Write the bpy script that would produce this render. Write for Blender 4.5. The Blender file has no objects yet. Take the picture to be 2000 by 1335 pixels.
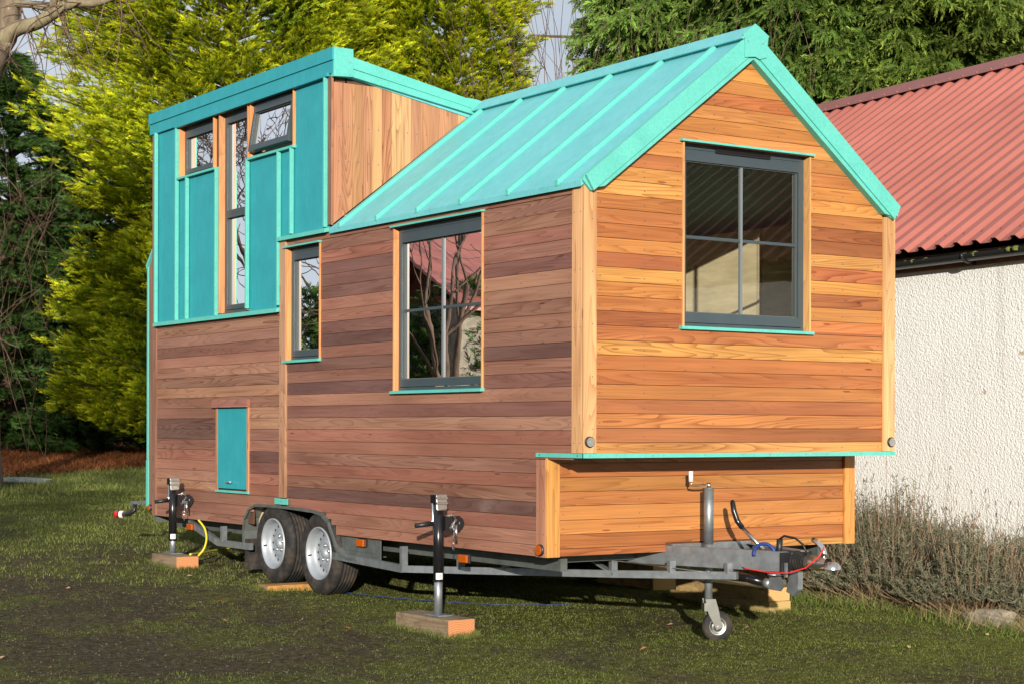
import bpy, bmesh, math, random
import numpy as np
from mathutils import Vector, Matrix
random.seed(7); RS = np.random.RandomState(7)
scene = bpy.context.scene
COL = scene.collection
R = math.radians
# ------------------------------------------------------------------ camera, sky, sun, exposure
cam_d = bpy.data.cameras.new('camera'); cam = bpy.data.objects.new('camera', cam_d); COL.objects.link(cam)
cam_d.sensor_width = 36.0; cam_d.lens = 36.0*3454.99/2000.0
cam_d.shift_y = 167.5/2000.0
cam_d.clip_start = .1; cam_d.clip_end = 2000
YAW = .594909; ROLL = .002772
CAM = Vector((-5.98659, -8.13463, 1.205284))
rx = Matrix.Rotation(R(90), 3, 'X')
cam.matrix_world = Matrix.Translation(CAM) @ (Matrix.Rotation(-YAW, 3, 'Z') @ rx @ Matrix.Rotation(ROLL, 3, 'Z')).to_4x4()
scene.camera = cam
w = bpy.data.worlds.new("World"); scene.world = w; w.use_nodes = True
nt = w.node_tree; bg = nt.nodes['Background']
sky = nt.nodes.new('ShaderNodeTexSky'); sky.sky_type = 'NISHITA'; sky.sun_disc = False
SUN_AZ = 212.5; SUN_EL = 11.7
sky.sun_elevation = R(SUN_EL); sky.sun_rotation = R(SUN_AZ); sky.air_density = 1.0; sky.dust_density = 0.0; sky.ozone_density = 1.6
nt.links.new(sky.outputs[0], bg.inputs[0]); bg.inputs[1].default_value = .06
# thin high cloud: pale veil over the blue, broken by noise
_tc = nt.nodes.new('ShaderNodeTexCoord'); _mp = nt.nodes.new('ShaderNodeMapping'); _mp.inputs['Scale'].default_value = (1, 1, 3.5); nt.links.new(_tc.outputs['Generated'], _mp.inputs[0])
_nz = nt.nodes.new('ShaderNodeTexNoise'); _nz.inputs['Scale'].default_value = 2.6; _nz.inputs['Detail'].default_value = 5; nt.links.new(_mp.outputs[0], _nz.inputs[0])
_rp = nt.nodes.new('ShaderNodeValToRGB'); _rp.color_ramp.elements[0].position = .30; _rp.color_ramp.elements[0].color = (.62, .62, .62, 1); _rp.color_ramp.elements[1].position = .62; _rp.color_ramp.elements[1].color = (.95, .95, .95, 1); nt.links.new(_nz.outputs['Fac'], _rp.inputs[0])
_mx = nt.nodes.new('ShaderNodeMix'); _mx.data_type = 'RGBA'; nt.links.new(_rp.outputs[0], _mx.inputs[0]); nt.links.new(sky.outputs[0], _mx.inputs[6]); _mx.inputs[7].default_value = (8.4, 9.0, 10.0, 1); nt.links.new(_mx.outputs[2], bg.inputs[0])
sd = bpy.data.lights.new('sun', 'SUN'); sd.energy = 5.0; sd.angle = R(.55); sd.color = (1.0, .92, .79)
so = bpy.data.objects.new('sun', sd); COL.objects.link(so)
trav = Vector((math.sin(R(32.5))*math.cos(R(SUN_EL)), math.cos(R(32.5))*math.cos(R(SUN_EL)), -math.sin(R(SUN_EL))))
so.rotation_euler = trav.to_track_quat('-Z', 'Y').to_euler(); so.location = (-20, -30, 20)
vs = scene.view_settings
vs.view_transform = 'Standard'; vs.look = 'None'; vs.gamma = 1; vs.use_curve_mapping = False; vs.exposure = .42
scene.render.engine = 'CYCLES'
try:
    scene.cycles.max_bounces = 8; scene.cycles.transparent_max_bounces = 12; scene.cycles.caustics_reflective = False; scene.cycles.caustics_refractive = False
except Exception: pass

def gz(x, y):
    return .035*(min(max(y, -14), 26) - 3.05)
def at(px, py, depth):
    """point of the place seen at photo pixel (px,py), depth metres along the view axis"""
    f = Vector((math.sin(YAW), math.cos(YAW), 0)); r = Vector((math.cos(YAW), -math.sin(YAW), 0))
    return CAM + depth*(f + r*((px-1000)/3454.99)) + Vector((0, 0, depth*(835-py)/3454.99))
def base(px, depth):
    p = at(px, 835, depth); return Vector((p.x, p.y, gz(p.x, p.y)))

# ------------------------------------------------------------------ materials
class N:
    def __init__(s, name):
        s.m = bpy.data.materials.new(name); s.m.use_nodes = True; s.t = s.m.node_tree; s.b = s.t.nodes['Principled BSDF']; s.out = s.t.nodes['Material Output']
    def n(s, typ, **k):
        o = s.t.nodes.new(typ)
        for a, v in k.items():
            if a.startswith('i_'):
                key = a[2:]; key = int(key) if key.isdigit() else key.replace('_', ' ')
                o.inputs[key].default_value = v
            else: setattr(o, a, v)
        return o
    def l(s, a, b): s.t.links.new(a, b)
    def math(s, op, a, b=None, clamp=False):
        o = s.t.nodes.new('ShaderNodeMath'); o.operation = op; o.use_clamp = clamp
        for i, v in enumerate((a, b)):
            if v is None: continue
            if hasattr(v, 'name') and hasattr(v, 'is_linked'): s.l(v, o.inputs[i])
            else: o.inputs[i].default_value = v
        return o.outputs[0]
    def mix(s, fac, a, b, mode='MIX'):
        o = s.t.nodes.new('ShaderNodeMix'); o.data_type = 'RGBA'; o.blend_type = mode
        for i, v in ((0, fac), (6, a), (7, b)):
            if hasattr(v, 'is_linked'): s.l(v, o.inputs[i])
            else: o.inputs[i].default_value = v if i == 0 else (v[0], v[1], v[2], 1)
        return o.outputs[2]
    def coord(s, scale=(1, 1, 1), kind='Object', off=None):
        tc = s.n('ShaderNodeTexCoord'); mp = s.n('ShaderNodeMapping'); mp.inputs['Scale'].default_value = scale
        src = tc.outputs[kind]
        if off is not None:
            ad = s.n('ShaderNodeVectorMath', operation='ADD'); s.l(src, ad.inputs[0]); s.l(off, ad.inputs[1]); src = ad.outputs[0]
        s.l(src, mp.inputs['Vector']); return mp.outputs[0]
    def noise(s, vec, scale, detail=3, rough=.5, dist=0):
        o = s.n('ShaderNodeTexNoise'); o.inputs['Scale'].default_value = scale; o.inputs['Detail'].default_value = detail
        o.inputs['Roughness'].default_value = rough; o.inputs['Distortion'].default_value = dist
        s.l(vec, o.inputs['Vector']); return o.outputs['Fac']
    def ramp(s, fac, stops):
        o = s.n('ShaderNodeValToRGB'); cr = o.color_ramp
        while len(cr.elements) < len(stops): cr.elements.new(.5)
        for e, (p, c) in zip(cr.elements, stops): e.position = p; e.color = (*c, 1) if len(c) == 3 else c
        s.l(fac, o.inputs[0]); return o.outputs[0]
    def bump(s, h, strength=.5, dist=.01):
        o = s.n('ShaderNodeBump'); o.inputs['Strength'].default_value = strength; o.inputs['Distance'].default_value = dist
        s.l(h, o.inputs['Height']); s.l(o.outputs[0], s.b.inputs['Normal']); return o
    def base(s, c):
        if hasattr(c, 'is_linked'): s.l(c, s.b.inputs['Base Color'])
        else: s.b.inputs['Base Color'].default_value = (*c, 1)
    def rough(s, v):
        if hasattr(v, 'is_linked'): s.l(v, s.b.inputs['Roughness'])
        else: s.b.inputs['Roughness'].default_value = v

def g3(v): return (v, v, v)
def wood_mat(name, axis, gloss=.45, grain=1.0):
    """cedar: contour lines of a noise stretched along the board = growth rings; per-board colour in attribute col"""
    m = N(name)
    a = m.n('ShaderNodeAttribute', attribute_name='col'); b = m.n('ShaderNodeAttribute', attribute_name='rnd')
    sc = m.n('ShaderNodeVectorMath', operation='SCALE'); sc.inputs['Scale'].default_value = 37.0; m.l(b.outputs['Vector'], sc.inputs[0])
    k = {'X': (.55, 7, 9), 'Y': (7, .55, 9), 'Z': (9, 7, .55)}[axis]
    v = m.coord(k, off=sc.outputs[0])
    f = {'X': (1.5, 90, 90), 'Y': (90, 1.5, 90), 'Z': (90, 90, 1.5)}[axis]
    v2 = m.coord(f, off=sc.outputs[0])
    n1 = m.noise(v, 1.0, 1.5, .45, .25)
    rings = m.math('FRACT', m.math('MULTIPLY', n1, 20.0))
    line = m.math('POWER', rings, 3.0)
    fine = m.noise(v2, 1.0, 3, .6)
    blot = m.noise(m.coord({'X': (.9, 14, 14), 'Y': (14, .9, 14), 'Z': (14, 14, .9)}[axis], off=sc.outputs[0]), 1.0, 3, .55, .6)
    rnd = m.n('ShaderNodeSeparateColor'); m.l(b.outputs['Color'], rnd.inputs[0])
    amt = m.math('MULTIPLY', m.math('ADD', rnd.outputs['Green'], .25), .75*grain)
    c = m.mix(m.math('MULTIPLY', line, amt), a.outputs['Color'], (.50, .36, .30), 'MULTIPLY')
    bl = m.ramp(blot, [(.50, g3(0)), (.70, g3(1))])
    c = m.mix(m.math('MULTIPLY', bl, .5), c, (.62, .46, .42), 'MULTIPLY')
    c = m.mix(.35, c, m.ramp(fine, [(.3, (.62, .60, .58)), (.7, (1.2, 1.2, 1.2))]), 'MULTIPLY')
    lo_ = m.noise(m.coord({'X': (.7, 4, 4), 'Y': (4, .7, 4), 'Z': (4, 4, .7)}[axis], off=sc.outputs[0]), 1.0, 2, .5); c = m.mix(.8, c, m.ramp(lo_, [(.3, (.74, .70, .68)), (.7, (1.22, 1.24, 1.24))]), 'MULTIPLY')
    # knots
    vo = m.n('ShaderNodeTexVoronoi'); m.l(m.coord({'X': (1.6, 9, 9), 'Y': (9, 1.6, 9), 'Z': (9, 9, 1.6)}[axis], off=sc.outputs[0]), vo.inputs['Vector']); vo.inputs['Scale'].default_value = 1.0
    kn = m.math('LESS_THAN', vo.outputs['Distance'], .055)
    c = m.mix(m.math('MULTIPLY', kn, .7), c, (.35, .2, .14), 'MULTIPLY')
    if gloss > .8:
        dn = m.noise(m.coord(), 11, 5, .7); c = m.mix(m.math('MULTIPLY', m.ramp(dn, [(.50, g3(0)), (.66, g3(1))]), .6), c, (.09, .07, .05))
    m.base(c); m.rough(gloss); m.b.inputs['Specular IOR Level'].default_value = .35
    h = m.math('ADD', m.math('MULTIPLY', fine, .6), m.math('MULTIPLY', line, .4)); m.bump(h, .35, .0015)
    return m.m
MAT = {}
for ax in 'XYZ': MAT['wood'+ax] = wood_mat('cedar_'+ax.lower(), ax)
for ax in 'XY': MAT['beam'+ax] = wood_mat('rough_timber_'+ax.lower(), ax, .85, .7)

def simple(name, c, rough=.5, metal=0, nscale=0, namt=.25, bump=0, bdist=.002, spec=.5, stretch=(1, 1, 1)):
    m = N(name)
    if nscale:
        n = m.noise(m.coord(stretch), nscale, 4, .6)
        m.base(m.mix(1.0, c, m.ramp(n, [(.25, g3(1-namt)), (.75, g3(1+namt))]), 'MULTIPLY'))
        if bump: m.bump(n, bump, bdist)
    else: m.base(c)
    m.rough(rough); m.b.inputs['Metallic'].default_value = metal; m.b.inputs['Specular IOR Level'].default_value = spec
    return m.m
def teal(name, c, stretch):
    m = N(name)
    n = m.noise(m.coord(stretch), 60, 4, .7); n2 = m.noise(m.coord(), 5.5, 3, .6)
    k = m.mix(1.0, c, m.ramp(n, [(.2, (.80, .85, .85)), (.8, (1.18, 1.14, 1.14))]), 'MULTIPLY')
    k = m.mix(1.0, k, m.ramp(n2, [(.25, (.86, .92, .92)), (.75, (1.12, 1.06, 1.06))]), 'MULTIPLY')
    n3 = m.noise(m.coord(), 210, 2, .5)
    k = m.mix(m.math('GREATER_THAN', n3, .77), k, (.35, .4, .25), 'MULTIPLY')
    n4 = m.noise(m.coord((6, 6, 6)), 1.3, 5, .75); k = m.mix(m.math('MULTIPLY', m.ramp(n4, [(.55, g3(0)), (.75, g3(1))]), .25), k, (.55, .62, .60), 'MULTIPLY')
    m.base(k); m.rough(.5); m.bump(n, .25, .0012); m.b.inputs['Specular IOR Level'].default_value = .3
    return m.m
TEAL = (.11, .47, .41)
MAT['tealZ'] = teal('teal_composite_vertical', (.028, .30, .355), (1, 1, .08))
MAT['teal'] = teal('teal_composite', TEAL, (1, 1, 1))
MAT['tealR'] = teal('teal_composite_roof', (.14, .48, .51), (.3, 1, .3))
MAT['navy'] = simple('anthracite_aluminium', (.045, .065, .078), .38, 0, 8, .08)
MAT['black'] = simple('black_plastic', (.012, .012, .014), .45)
MAT['blackpaint'] = simple('black_paint', (.010, .010, .012), .22)
MAT['dark'] = simple('dark_backing', (.012, .010, .009), .9)
MAT['batten'] = simple('brown_battens', (.10, .045, .025), .9)
MAT['galv'] = simple('galvanised_steel', (.30, .325, .35), .45, .7, 14, .28, .15, .001)
MAT['galvd'] = simple('dull_galvanised_steel', (.12, .135, .13), .6, .4, 10, .3)
MAT['zinc'] = simple('bright_zinc', (.52, .52, .50), .28, .95, 20, .12)
MAT['chrome'] = simple('chrome', (.8, .8, .8), .12, 1)
MAT['screw'] = simple('screw_head', (.16, .155, .15), .4, .6)
MAT['rubber'] = (lambda m: (m.base(m.ramp(m.noise(m.coord(), 9, 5, .7), [(.45, (.010, .010, .011)), (.70, (.060, .045, .032))])), m.rough(.8), m.m)[-1])(N('tyre_rubber'))
MAT['rim'] = simple('silver_rim', (.33, .36, .40), .5, .35, 30, .08)
MAT['amber'] = simple('amber_lens', (.42, .085, .006), .12)
MAT['yellow'] = simple('yellow_hose', (.62, .50, .03), .4)
MAT['blue'] = simple('blue_cable', (.010, .035, .20), .5)
MAT['red'] = simple('red_cable', (.62, .02, .02), .4)
MAT['redl'] = simple('red_lens', (.55, .02, .02), .15)
MAT['white'] = simple('white_plastic', (.78, .78, .76), .35)
MAT['clear'] = simple('clear_lens', (.75, .62, .60), .12)
MAT['bar'] = simple('grey_glazing_bar', (.15, .17, .185), .5)
MAT['seal'] = simple('glazing_seal', (.085, .095, .09), .8)
MAT['ply'] = simple('birch_plywood', (.70, .56, .36), .6, 0, 3, .22, 0, 0, .3, (1, 1, 5))
MAT['floor'] = simple('plywood_floor', (.5, .37, .22), .6, 0, 5, .2)
def redroof():
    m = N('red_box_profile_steel'); v = m.coord(); n1 = m.noise(v, .9, 4, .6); n2 = m.noise(v, 30, 4, .7); n3 = m.noise(m.coord((1, 1, 1)), 130, 2, .5)
    c = m.mix(1.0, (.335, .103, .077), m.ramp(n1, [(.3, (.84, .82, .84)), (.7, (1.12, 1.16, 1.2))]), 'MULTIPLY')
    c = m.mix(m.math('MULTIPLY', m.ramp(n2, [(.56, g3(0)), (.75, g3(1))]), .35), c, (.20, .075, .055))
    c = m.mix(m.math('GREATER_THAN', n3, .76), c, (.10, .10, .05)); m.base(c); m.rough(.5); return m.m
MAT['redroof'] = redroof()
MAT['redridge'] = simple('dull_red_ridge_flashing', (.24, .085, .075), .5, 0, 4, .12)
MAT['gutter'] = simple('black_gutter', (.018, .019, .019), .30)
MAT['moss'] = simple('moss', (.12, .13, .02), .95, 0, 60, .4)
MAT['fascia'] = simple('weathered_fascia', (.26, .17, .12), .8, 0, 12, .3)
MAT['stone'] = simple('stone', (.24, .21, .16), .9, 0, 9, .4, .8, .02)
MAT['slab'] = simple('pale_stone_slab', (.26, .27, .26), .9, 0, 12, .4, .8, .02)
MAT['barcode'] = simple('white_sticker', (.7, .7, .72), .5)

def glass():
    m = N('window_glass'); t = m.t
    tr = m.n('ShaderNodeBsdfTransparent'); tr.inputs[0].default_value = (.86, .90, .88, 1)
    gl = m.n('ShaderNodeBsdfGlossy'); gl.inputs['Roughness'].default_value = .003; gl.inputs[0].default_value = (.95, .97, 1, 1)
    fr = m.n('ShaderNodeFresnel'); fr.inputs['IOR'].default_value = 1.52
    nz = m.noise(m.coord(), 3.0, 2, .5)
    bp = m.n('ShaderNodeBump'); bp.inputs['Strength'].default_value = .03; bp.inputs['Distance'].default_value = .008; m.l(nz, bp.inputs['Height']); m.l(bp.outputs[0], gl.inputs['Normal'])
    f2 = m.math('MULTIPLY', fr.outputs[0], 1.55, True)
    mx = m.n('ShaderNodeMixShader'); m.l(f2, mx.inputs[0]); m.l(tr.outputs[0], mx.inputs[1]); m.l(gl.outputs[0], mx.inputs[2]); m.l(mx.outputs[0], m.out.inputs[0])
    return m.m
MAT['glass'] = glass()

def leaf_mat(name, trans=.3, rough=.6):
    m = N(name); a = m.n('ShaderNodeAttribute', attribute_name='col')
    m.base(a.outputs['Color']); m.rough(rough); m.b.inputs['Specular IOR Level'].default_value = .25
    tl = m.n('ShaderNodeBsdfTranslucent'); m.l(a.outputs['Color'], tl.inputs[0])
    mx = m.n('ShaderNodeMixShader'); mx.inputs[0].default_value = trans
    m.l(m.b.outputs[0], mx.inputs[1]); m.l(tl.outputs[0], mx.inputs[2]); m.l(mx.outputs[0], m.out.inputs[0]); return m.m
MAT['leaf'] = leaf_mat('foliage', .46); MAT['grass'] = leaf_mat('grass_blades', .25, .75); MAT['drygrass'] = leaf_mat('dry_litter', .1, .9)
def bark_mat(name, c1, c2, c3=None):
    m = N(name); n = m.noise(m.coord((1, 1, .35)), 9, 5, .65)
    st = [(.3, c1), (.6, c2)] + ([(.72, c3)] if c3 else [])
    m.base(m.ramp(n, st)); m.rough(.9); m.bump(n, .7, .02); return m.m
MAT['bark'] = bark_mat('grey_green_bark', (.10, .075, .045), (.24, .20, .12))
MAT['barkd'] = bark_mat('brown_bark', (.05, .03, .02), (.12, .075, .05))
MAT['barks'] = bark_mat('speckled_bark', (.10, .07, .05), (.20, .15, .10), (.75, .72, .62))
MAT['twig'] = bark_mat('reddish_twig', (.07, .04, .03), (.17, .10, .07))
def roughcast():
    m = N('white_roughcast'); v = m.coord()
    vo = m.n('ShaderNodeTexVoronoi'); vo.inputs['Scale'].default_value = 60; m.l(m.coord((1, 1, 1)), vo.inputs['Vector'])
    n1 = m.noise(v, 46, 4, .65, .5); n2 = m.noise(v, 2.2, 4, .6); n3 = m.noise(v, 14, 2, .5)
    h = m.math('ADD', m.math('MULTIPLY', n1, 1.2), m.math('MULTIPLY', m.math('SUBTRACT', 1.0, vo.outputs['Distance']), .5))
    m.bump(h, 1.0, .008)
    c = m.mix(m.math('MULTIPLY', m.ramp(n2, [(.45, g3(0)), (.75, g3(1))]), .35), (.84, .835, .81), (.72, .71, .66))
    n4 = m.noise(v, 5.5, 3, .5)
    spot = m.math('GREATER_THAN', n4, .735)
    c = m.mix(m.math('MULTIPLY', spot, .7), c, (.42, .33, .17))
    gm = m.n('ShaderNodeNewGeometry'); sz = m.n('ShaderNodeSeparateXYZ'); m.l(gm.outputs['Position'], sz.inputs[0])
    damp = m.math('MULTIPLY', m.ramp(m.math('ADD', sz.outputs[2], m.math('MULTIPLY', n2, .8)), [(.35, g3(1)), (1.0, g3(0))]), .55); c = m.mix(damp, c, (.34, .35, .24))
    stv = m.noise(m.coord((2.2, 2.2, .12)), 2.2, 4, .6); c = m.mix(m.math('MULTIPLY', m.ramp(stv, [(.56, g3(0)), (.72, g3(1))]), .25), c, (.42, .40, .33))
    m.base(c); m.rough(.95); m.b.inputs['Specular IOR Level'].default_value = .1
    return m.m
MAT['roughcast'] = roughcast()
def ground_mat():
    m = N('worn_lawn'); a = m.n('ShaderNodeAttribute', attribute_name='mask'); v = m.coord()
    n1 = m.noise(v, 9, 6, .7); n2 = m.noise(v, 70, 4, .7); n3 = m.noise(v, 170, 3, .7)
    soil = m.ramp(n2, [(.25, (.055, .042, .028)), (.5, (.110, .088, .062)), (.62, (.095, .098, .045)), (.8, (.20, .17, .13))])
    moss = m.ramp(n2, [(.25, (.060, .072, .016)), (.55, (.13, .15, .035)), (.8, (.21, .22, .07))])
    sp = m.n('ShaderNodeSeparateColor'); m.l(a.outputs['Color'], sp.inputs[0])
    f = m.math('ADD', sp.outputs[0], m.math('MULTIPLY', m.math('SUBTRACT', n1, .5), 1.1))
    f = m.ramp(f, [(.26, g3(0)), (.72, g3(1))])
    c = m.mix(f, soil, moss)
    n5 = m.noise(v, 26, 4, .6); c = m.mix(1.0, c, m.ramp(n5, [(.32, (.50, .50, .50)), (.66, (1.45, 1.42, 1.38))]), 'MULTIPLY')
    c = m.mix(m.math('GREATER_THAN', n3, .68), c, (.36, .30, .22))
    c = m.mix(sp.outputs[1], c, m.ramp(n2, [(.3, (.10, .035, .012)), (.7, (.26, .10, .035))]))
    m.base(c); m.rough(1.0); m.b.inputs['Specular IOR Level'].default_value = .05
    m.bump(m.math('ADD', n2, m.math('MULTIPLY', n3, .7)), 1.0, .03)
    return m.m
MAT['ground'] = ground_mat()

# ------------------------------------------------------------------ mesh builder
class MB:
    """collects shapes; build() links them as ONE mesh object"""
    def __init__(s): s.v = []; s.f = []; s.mi = []; s.c = []; s.r = []; s.smooth = []
    def add(s, vs, fs, mi=0, col=(.5, .5, .5), rnd=None, smooth=False):
        o = len(s.v); s.v += [tuple(v) for v in vs]
        rnd = rnd or (random.random(), random.random(), random.random())
        for f in fs: s.f.append([o+i for i in f]); s.mi.append(mi); s.c.append(col); s.r.append(rnd); s.smooth.append(smooth)
        return s
    def box(s, a, b, **k):
        x0, x1 = sorted((a[0], b[0])); y0, y1 = sorted((a[1], b[1])); z0, z1 = sorted((a[2], b[2]))
        vs = [(x, y, z) for z in (z0, z1) for y in (y0, y1) for x in (x0, x1)]
        return s.add(vs, [(0, 2, 3, 1), (4, 5, 7, 6), (0, 1, 5, 4), (2, 6, 7, 3), (0, 4, 6, 2), (1, 3, 7, 5)], **k)
    def hexa(s, pts, **k):  # 4 bottom, 4 top, both counter-clockwise seen from top
        return s.add(pts, [(3, 2, 1, 0), (4, 5, 6, 7), (0, 1, 5, 4), (1, 2, 6, 5), (2, 3, 7, 6), (3, 0, 4, 7)], **k)
    def prism(s, poly, ext, **k):  # polygon (3D pts) extruded by vector
        n = len(poly); e = Vector(ext); a = [Vector(p) for p in poly]; vs = a + [p+e for p in a]
        fs = [tuple(range(n-1, -1, -1)), tuple(range(n, 2*n))] + [(i, (i+1) % n, n+(i+1) % n, n+i) for i in range(n)]
        return s.add(vs, fs, **k)
    def bar(s, a, b, w, h, up=(0, 0, 1), **k):  # rectangular bar from a to b
        a = Vector(a); b = Vector(b); d = (b-a).normalized(); sd_ = d.cross(Vector(up)).normalized(); u = sd_.cross(d)
        sd_ *= w/2; u *= h/2
        return s.hexa([a-sd_-u, a+sd_-u, b+sd_-u, b-sd_-u, a-sd_+u, a+sd_+u, b+sd_+u, b-sd_+u], **k)
    def tube(s, pts, r, n=10, caps=True, **k):
        pts = [Vector(p) for p in pts]; rr = r if hasattr(r, '__len__') else [r]*len(pts)
        vs = []; ref = None
        for i, p in enumerate(pts):
            d = (pts[min(i+1, len(pts)-1)] - pts[max(i-1, 0)]).normalized()
            if ref is None: ref = Vector((0, 0, 1)) if abs(d.z) < .9 else Vector((1, 0, 0))
            u = (ref - d*ref.dot(d)).normalized(); ref = u; v = d.cross(u)
            for j in range(n):
                t = 2*math.pi*j/n; vs.append(p + (u*math.cos(t)+v*math.sin(t))*rr[i])
        fs = [(i*n+j, i*n+(j+1) % n, (i+1)*n+(j+1) % n, (i+1)*n+j) for i in range(len(pts)-1) for j in range(n)]
        k.setdefault('smooth', True)
        s.add(vs, fs, **k)
        if caps:
            k['smooth'] = False
            o = len(s.v)-len(vs)
            m = dict(k); s.add([], [], **m)
            for loop in (tuple(o+j for j in range(n-1, -1, -1)), tuple(o+(len(pts)-1)*n+j for j in range(n))):
                s.f.append(list(loop)); s.mi.append(k.get('mi', 0)); s.c.append(k.get('col', (.5, .5, .5))); s.r.append((.5, .5, .5)); s.smooth.append(False)
        return s
    def lathe(s, c, axis, prof, n=32, **k):  # prof: (along, radius)
        c = Vector(c); ax = Vector(axis).normalized(); ref = Vector((0, 0, 1)) if abs(ax.z) < .9 else Vector((1, 0, 0))
        u = (ref-ax*ref.dot(ax)).normalized(); v = ax.cross(u); vs = []
        for (a, r) in prof:
            for j in range(n):
                t = 2*math.pi*j/n; vs.append(c+ax*a+(u*math.cos(t)+v*math.sin(t))*max(r, 1e-4))
        fs = [(i*n+j, i*n+(j+1) % n, (i+1)*n+(j+1) % n, (i+1)*n+j) for i in range(len(prof)-1) for j in range(n)]
        k.setdefault('smooth', True); return s.add(vs, fs, **k)
    def disc(s, c, nrm, r, t=.001, n=8, **k):
        c = Vector(c); nn = Vector(nrm).normalized(); ref = Vector((0, 0, 1)) if abs(nn.z) < .9 else Vector((1, 0, 0))
        u = (ref-nn*ref.dot(nn)).normalized(); v = nn.cross(u)
        return s.prism([c+(u*math.cos(2*math.pi*j/n)+v*math.sin(2*math.pi*j/n))*r for j in range(n)], nn*t, **k)
    def build(s, name, mats, parent=None, bevel=0, fix=True, origin=None):
        if not isinstance(mats, (list, tuple)): mats = [mats]
        V = np.array(s.v, float)
        c = Vector(origin) if origin is not None else Vector(((V.min(0)+V.max(0))/2).tolist())
        me = bpy.data.meshes.new(name); me.from_pydata([tuple(v-np.array(c)) for v in V], [], s.f)
        for m in mats: me.materials.append(MAT[m] if isinstance(m, str) else m)
        me.polygons.foreach_set('material_index', s.mi); me.polygons.foreach_set('use_smooth', s.smooth)
        for nm, dat in (('col', s.c), ('rnd', s.r)):
            at_ = me.attributes.new(nm, 'FLOAT_COLOR', 'FACE'); at_.data.foreach_set('color', np.array([(*x, 1) for x in dat], dtype=np.float32).ravel())
        if fix:
            bm = bmesh.new(); bm.from_mesh(me); bmesh.ops.recalc_face_normals(bm, faces=bm.faces); bm.to_mesh(me); bm.free()
        me.update()
        o = bpy.data.objects.new(name, me); COL.objects.link(o)
        pw = Vector((0, 0, 0)); q = parent
        while q is not None: pw += q.location; q = q.parent
        o.location = c-pw; o.parent = parent
        if bevel:
            b = o.modifiers.new('bevel', 'BEVEL'); b.width = bevel; b.segments = 2; b.limit_method = 'ANGLE'; b.angle_limit = R(40)
        return o
def tag(o, label=None, cat=None, group=None, kind=None):
    for k, v in (('label', label), ('category', cat), ('group', group), ('kind', kind)):
        if v: o[k] = v
    return o
def empty(name, loc):
    o = bpy.data.objects.new(name, None); COL.objects.link(o); o.location = loc; o.empty_display_size = .2; return o

def npmesh(name, V, F, mat, parent=None, vcol=None, smooth=False, origin=None, attr='col'):
    """big mesh from numpy arrays: V (n,3), F (m,3|4), vcol (n,3) per vertex"""
    c = np.array(origin if origin is not None else (V.min(0)+V.max(0))/2, float)
    me = bpy.data.meshes.new(name); k = F.shape[1]
    me.vertices.add(len(V)); me.vertices.foreach_set('co', (V-c).astype(np.float32).ravel())
    me.loops.add(F.size); me.loops.foreach_set('vertex_index', F.astype(np.int32).ravel())
    me.polygons.add(len(F)); me.polygons.foreach_set('loop_start', np.arange(0, F.size, k, dtype=np.int32)); me.polygons.foreach_set('loop_total', np.full(len(F), k, dtype=np.int32))
    me.polygons.foreach_set('use_smooth', np.full(len(F), smooth))
    me.update(calc_edges=True)
    if vcol is not None:
        a = me.attributes.new(attr, 'FLOAT_COLOR', 'POINT'); a.data.foreach_set('color', np.c_[vcol, np.ones(len(V))].astype(np.float32).ravel())
    me.materials.append(MAT[mat] if isinstance(mat, str) else mat)
    o = bpy.data.objects.new(name, me); COL.objects.link(o)
    pw = Vector((0, 0, 0)); q = parent
    while q is not None: pw += q.location; q = q.parent
    o.location = Vector(c.tolist())-pw; o.parent = parent
    return o

# ------------------------------------------------------------------ value noise for scatter
_G = RS.rand(64, 64)
def vnoise(x, y, s=1.0):
    x = np.asarray(x)*s; y = np.asarray(y)*s
    xi = np.floor(x).astype(int); yi = np.floor(y).astype(int); fx = x-xi; fy = y-yi
    fx = fx*fx*(3-2*fx); fy = fy*fy*(3-2*fy)
    g = lambda a, b: _G[a % 64, b % 64]
    return (g(xi, yi)*(1-fx)+g(xi+1, yi)*fx)*(1-fy)+(g(xi, yi+1)*(1-fx)+g(xi+1, yi+1)*fx)*fy
def fbm(x, y, s=1.0, o=4):
    t = 0; a = .5; n = 0
    for i in range(o): t = t+a*vnoise(x+17.3*i, y-9.1*i, s*2**i); n += a; a *= .5
    return t/n

#@@GROUND
# ------------------------------------------------------------------ ground (terrain)
def gzv(x, y): return .035*(np.clip(y, -14, 26)-3.05)
def grass_mask(x, y):
    """1 = grass, 0 = bare soil"""
    m = fbm(x, y, 1.3, 5)*.75+fbm(x+40, y+11, 7.0, 3)*.40 + .03
    fx = np.array([math.sin(YAW), math.cos(YAW)]); d = (x-CAM.x)*fx[0]+(y-CAM.y)*fx[1]; r = (x-CAM.x)*fx[1]-(y-CAM.y)*fx[0]
    px = 1000+3455*r/np.maximum(d, .1)
    m = m - .21*np.clip((1100-px)/900, 0, 1)*np.clip((17-d)/3, 0, 1)       # worn track on the left
    m = m + .20*np.clip((d-16.5)/3, 0, 1) + .16*np.clip((x-1.5)/2, 0, 1)*np.clip((4-y)/3, 0, 1)
    tr = np.abs(((x+1.9)-.05*(y))) ; m = m-.07*np.exp(-(tr/.7)**2)
    return m
def rust_mask(x, y):
    a = np.clip((y-16.9+.9*np.sin(x*.9)-.12*x)/.8, 0, 1); return a*np.clip(1.2-0*x, 0, 1)
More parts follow.
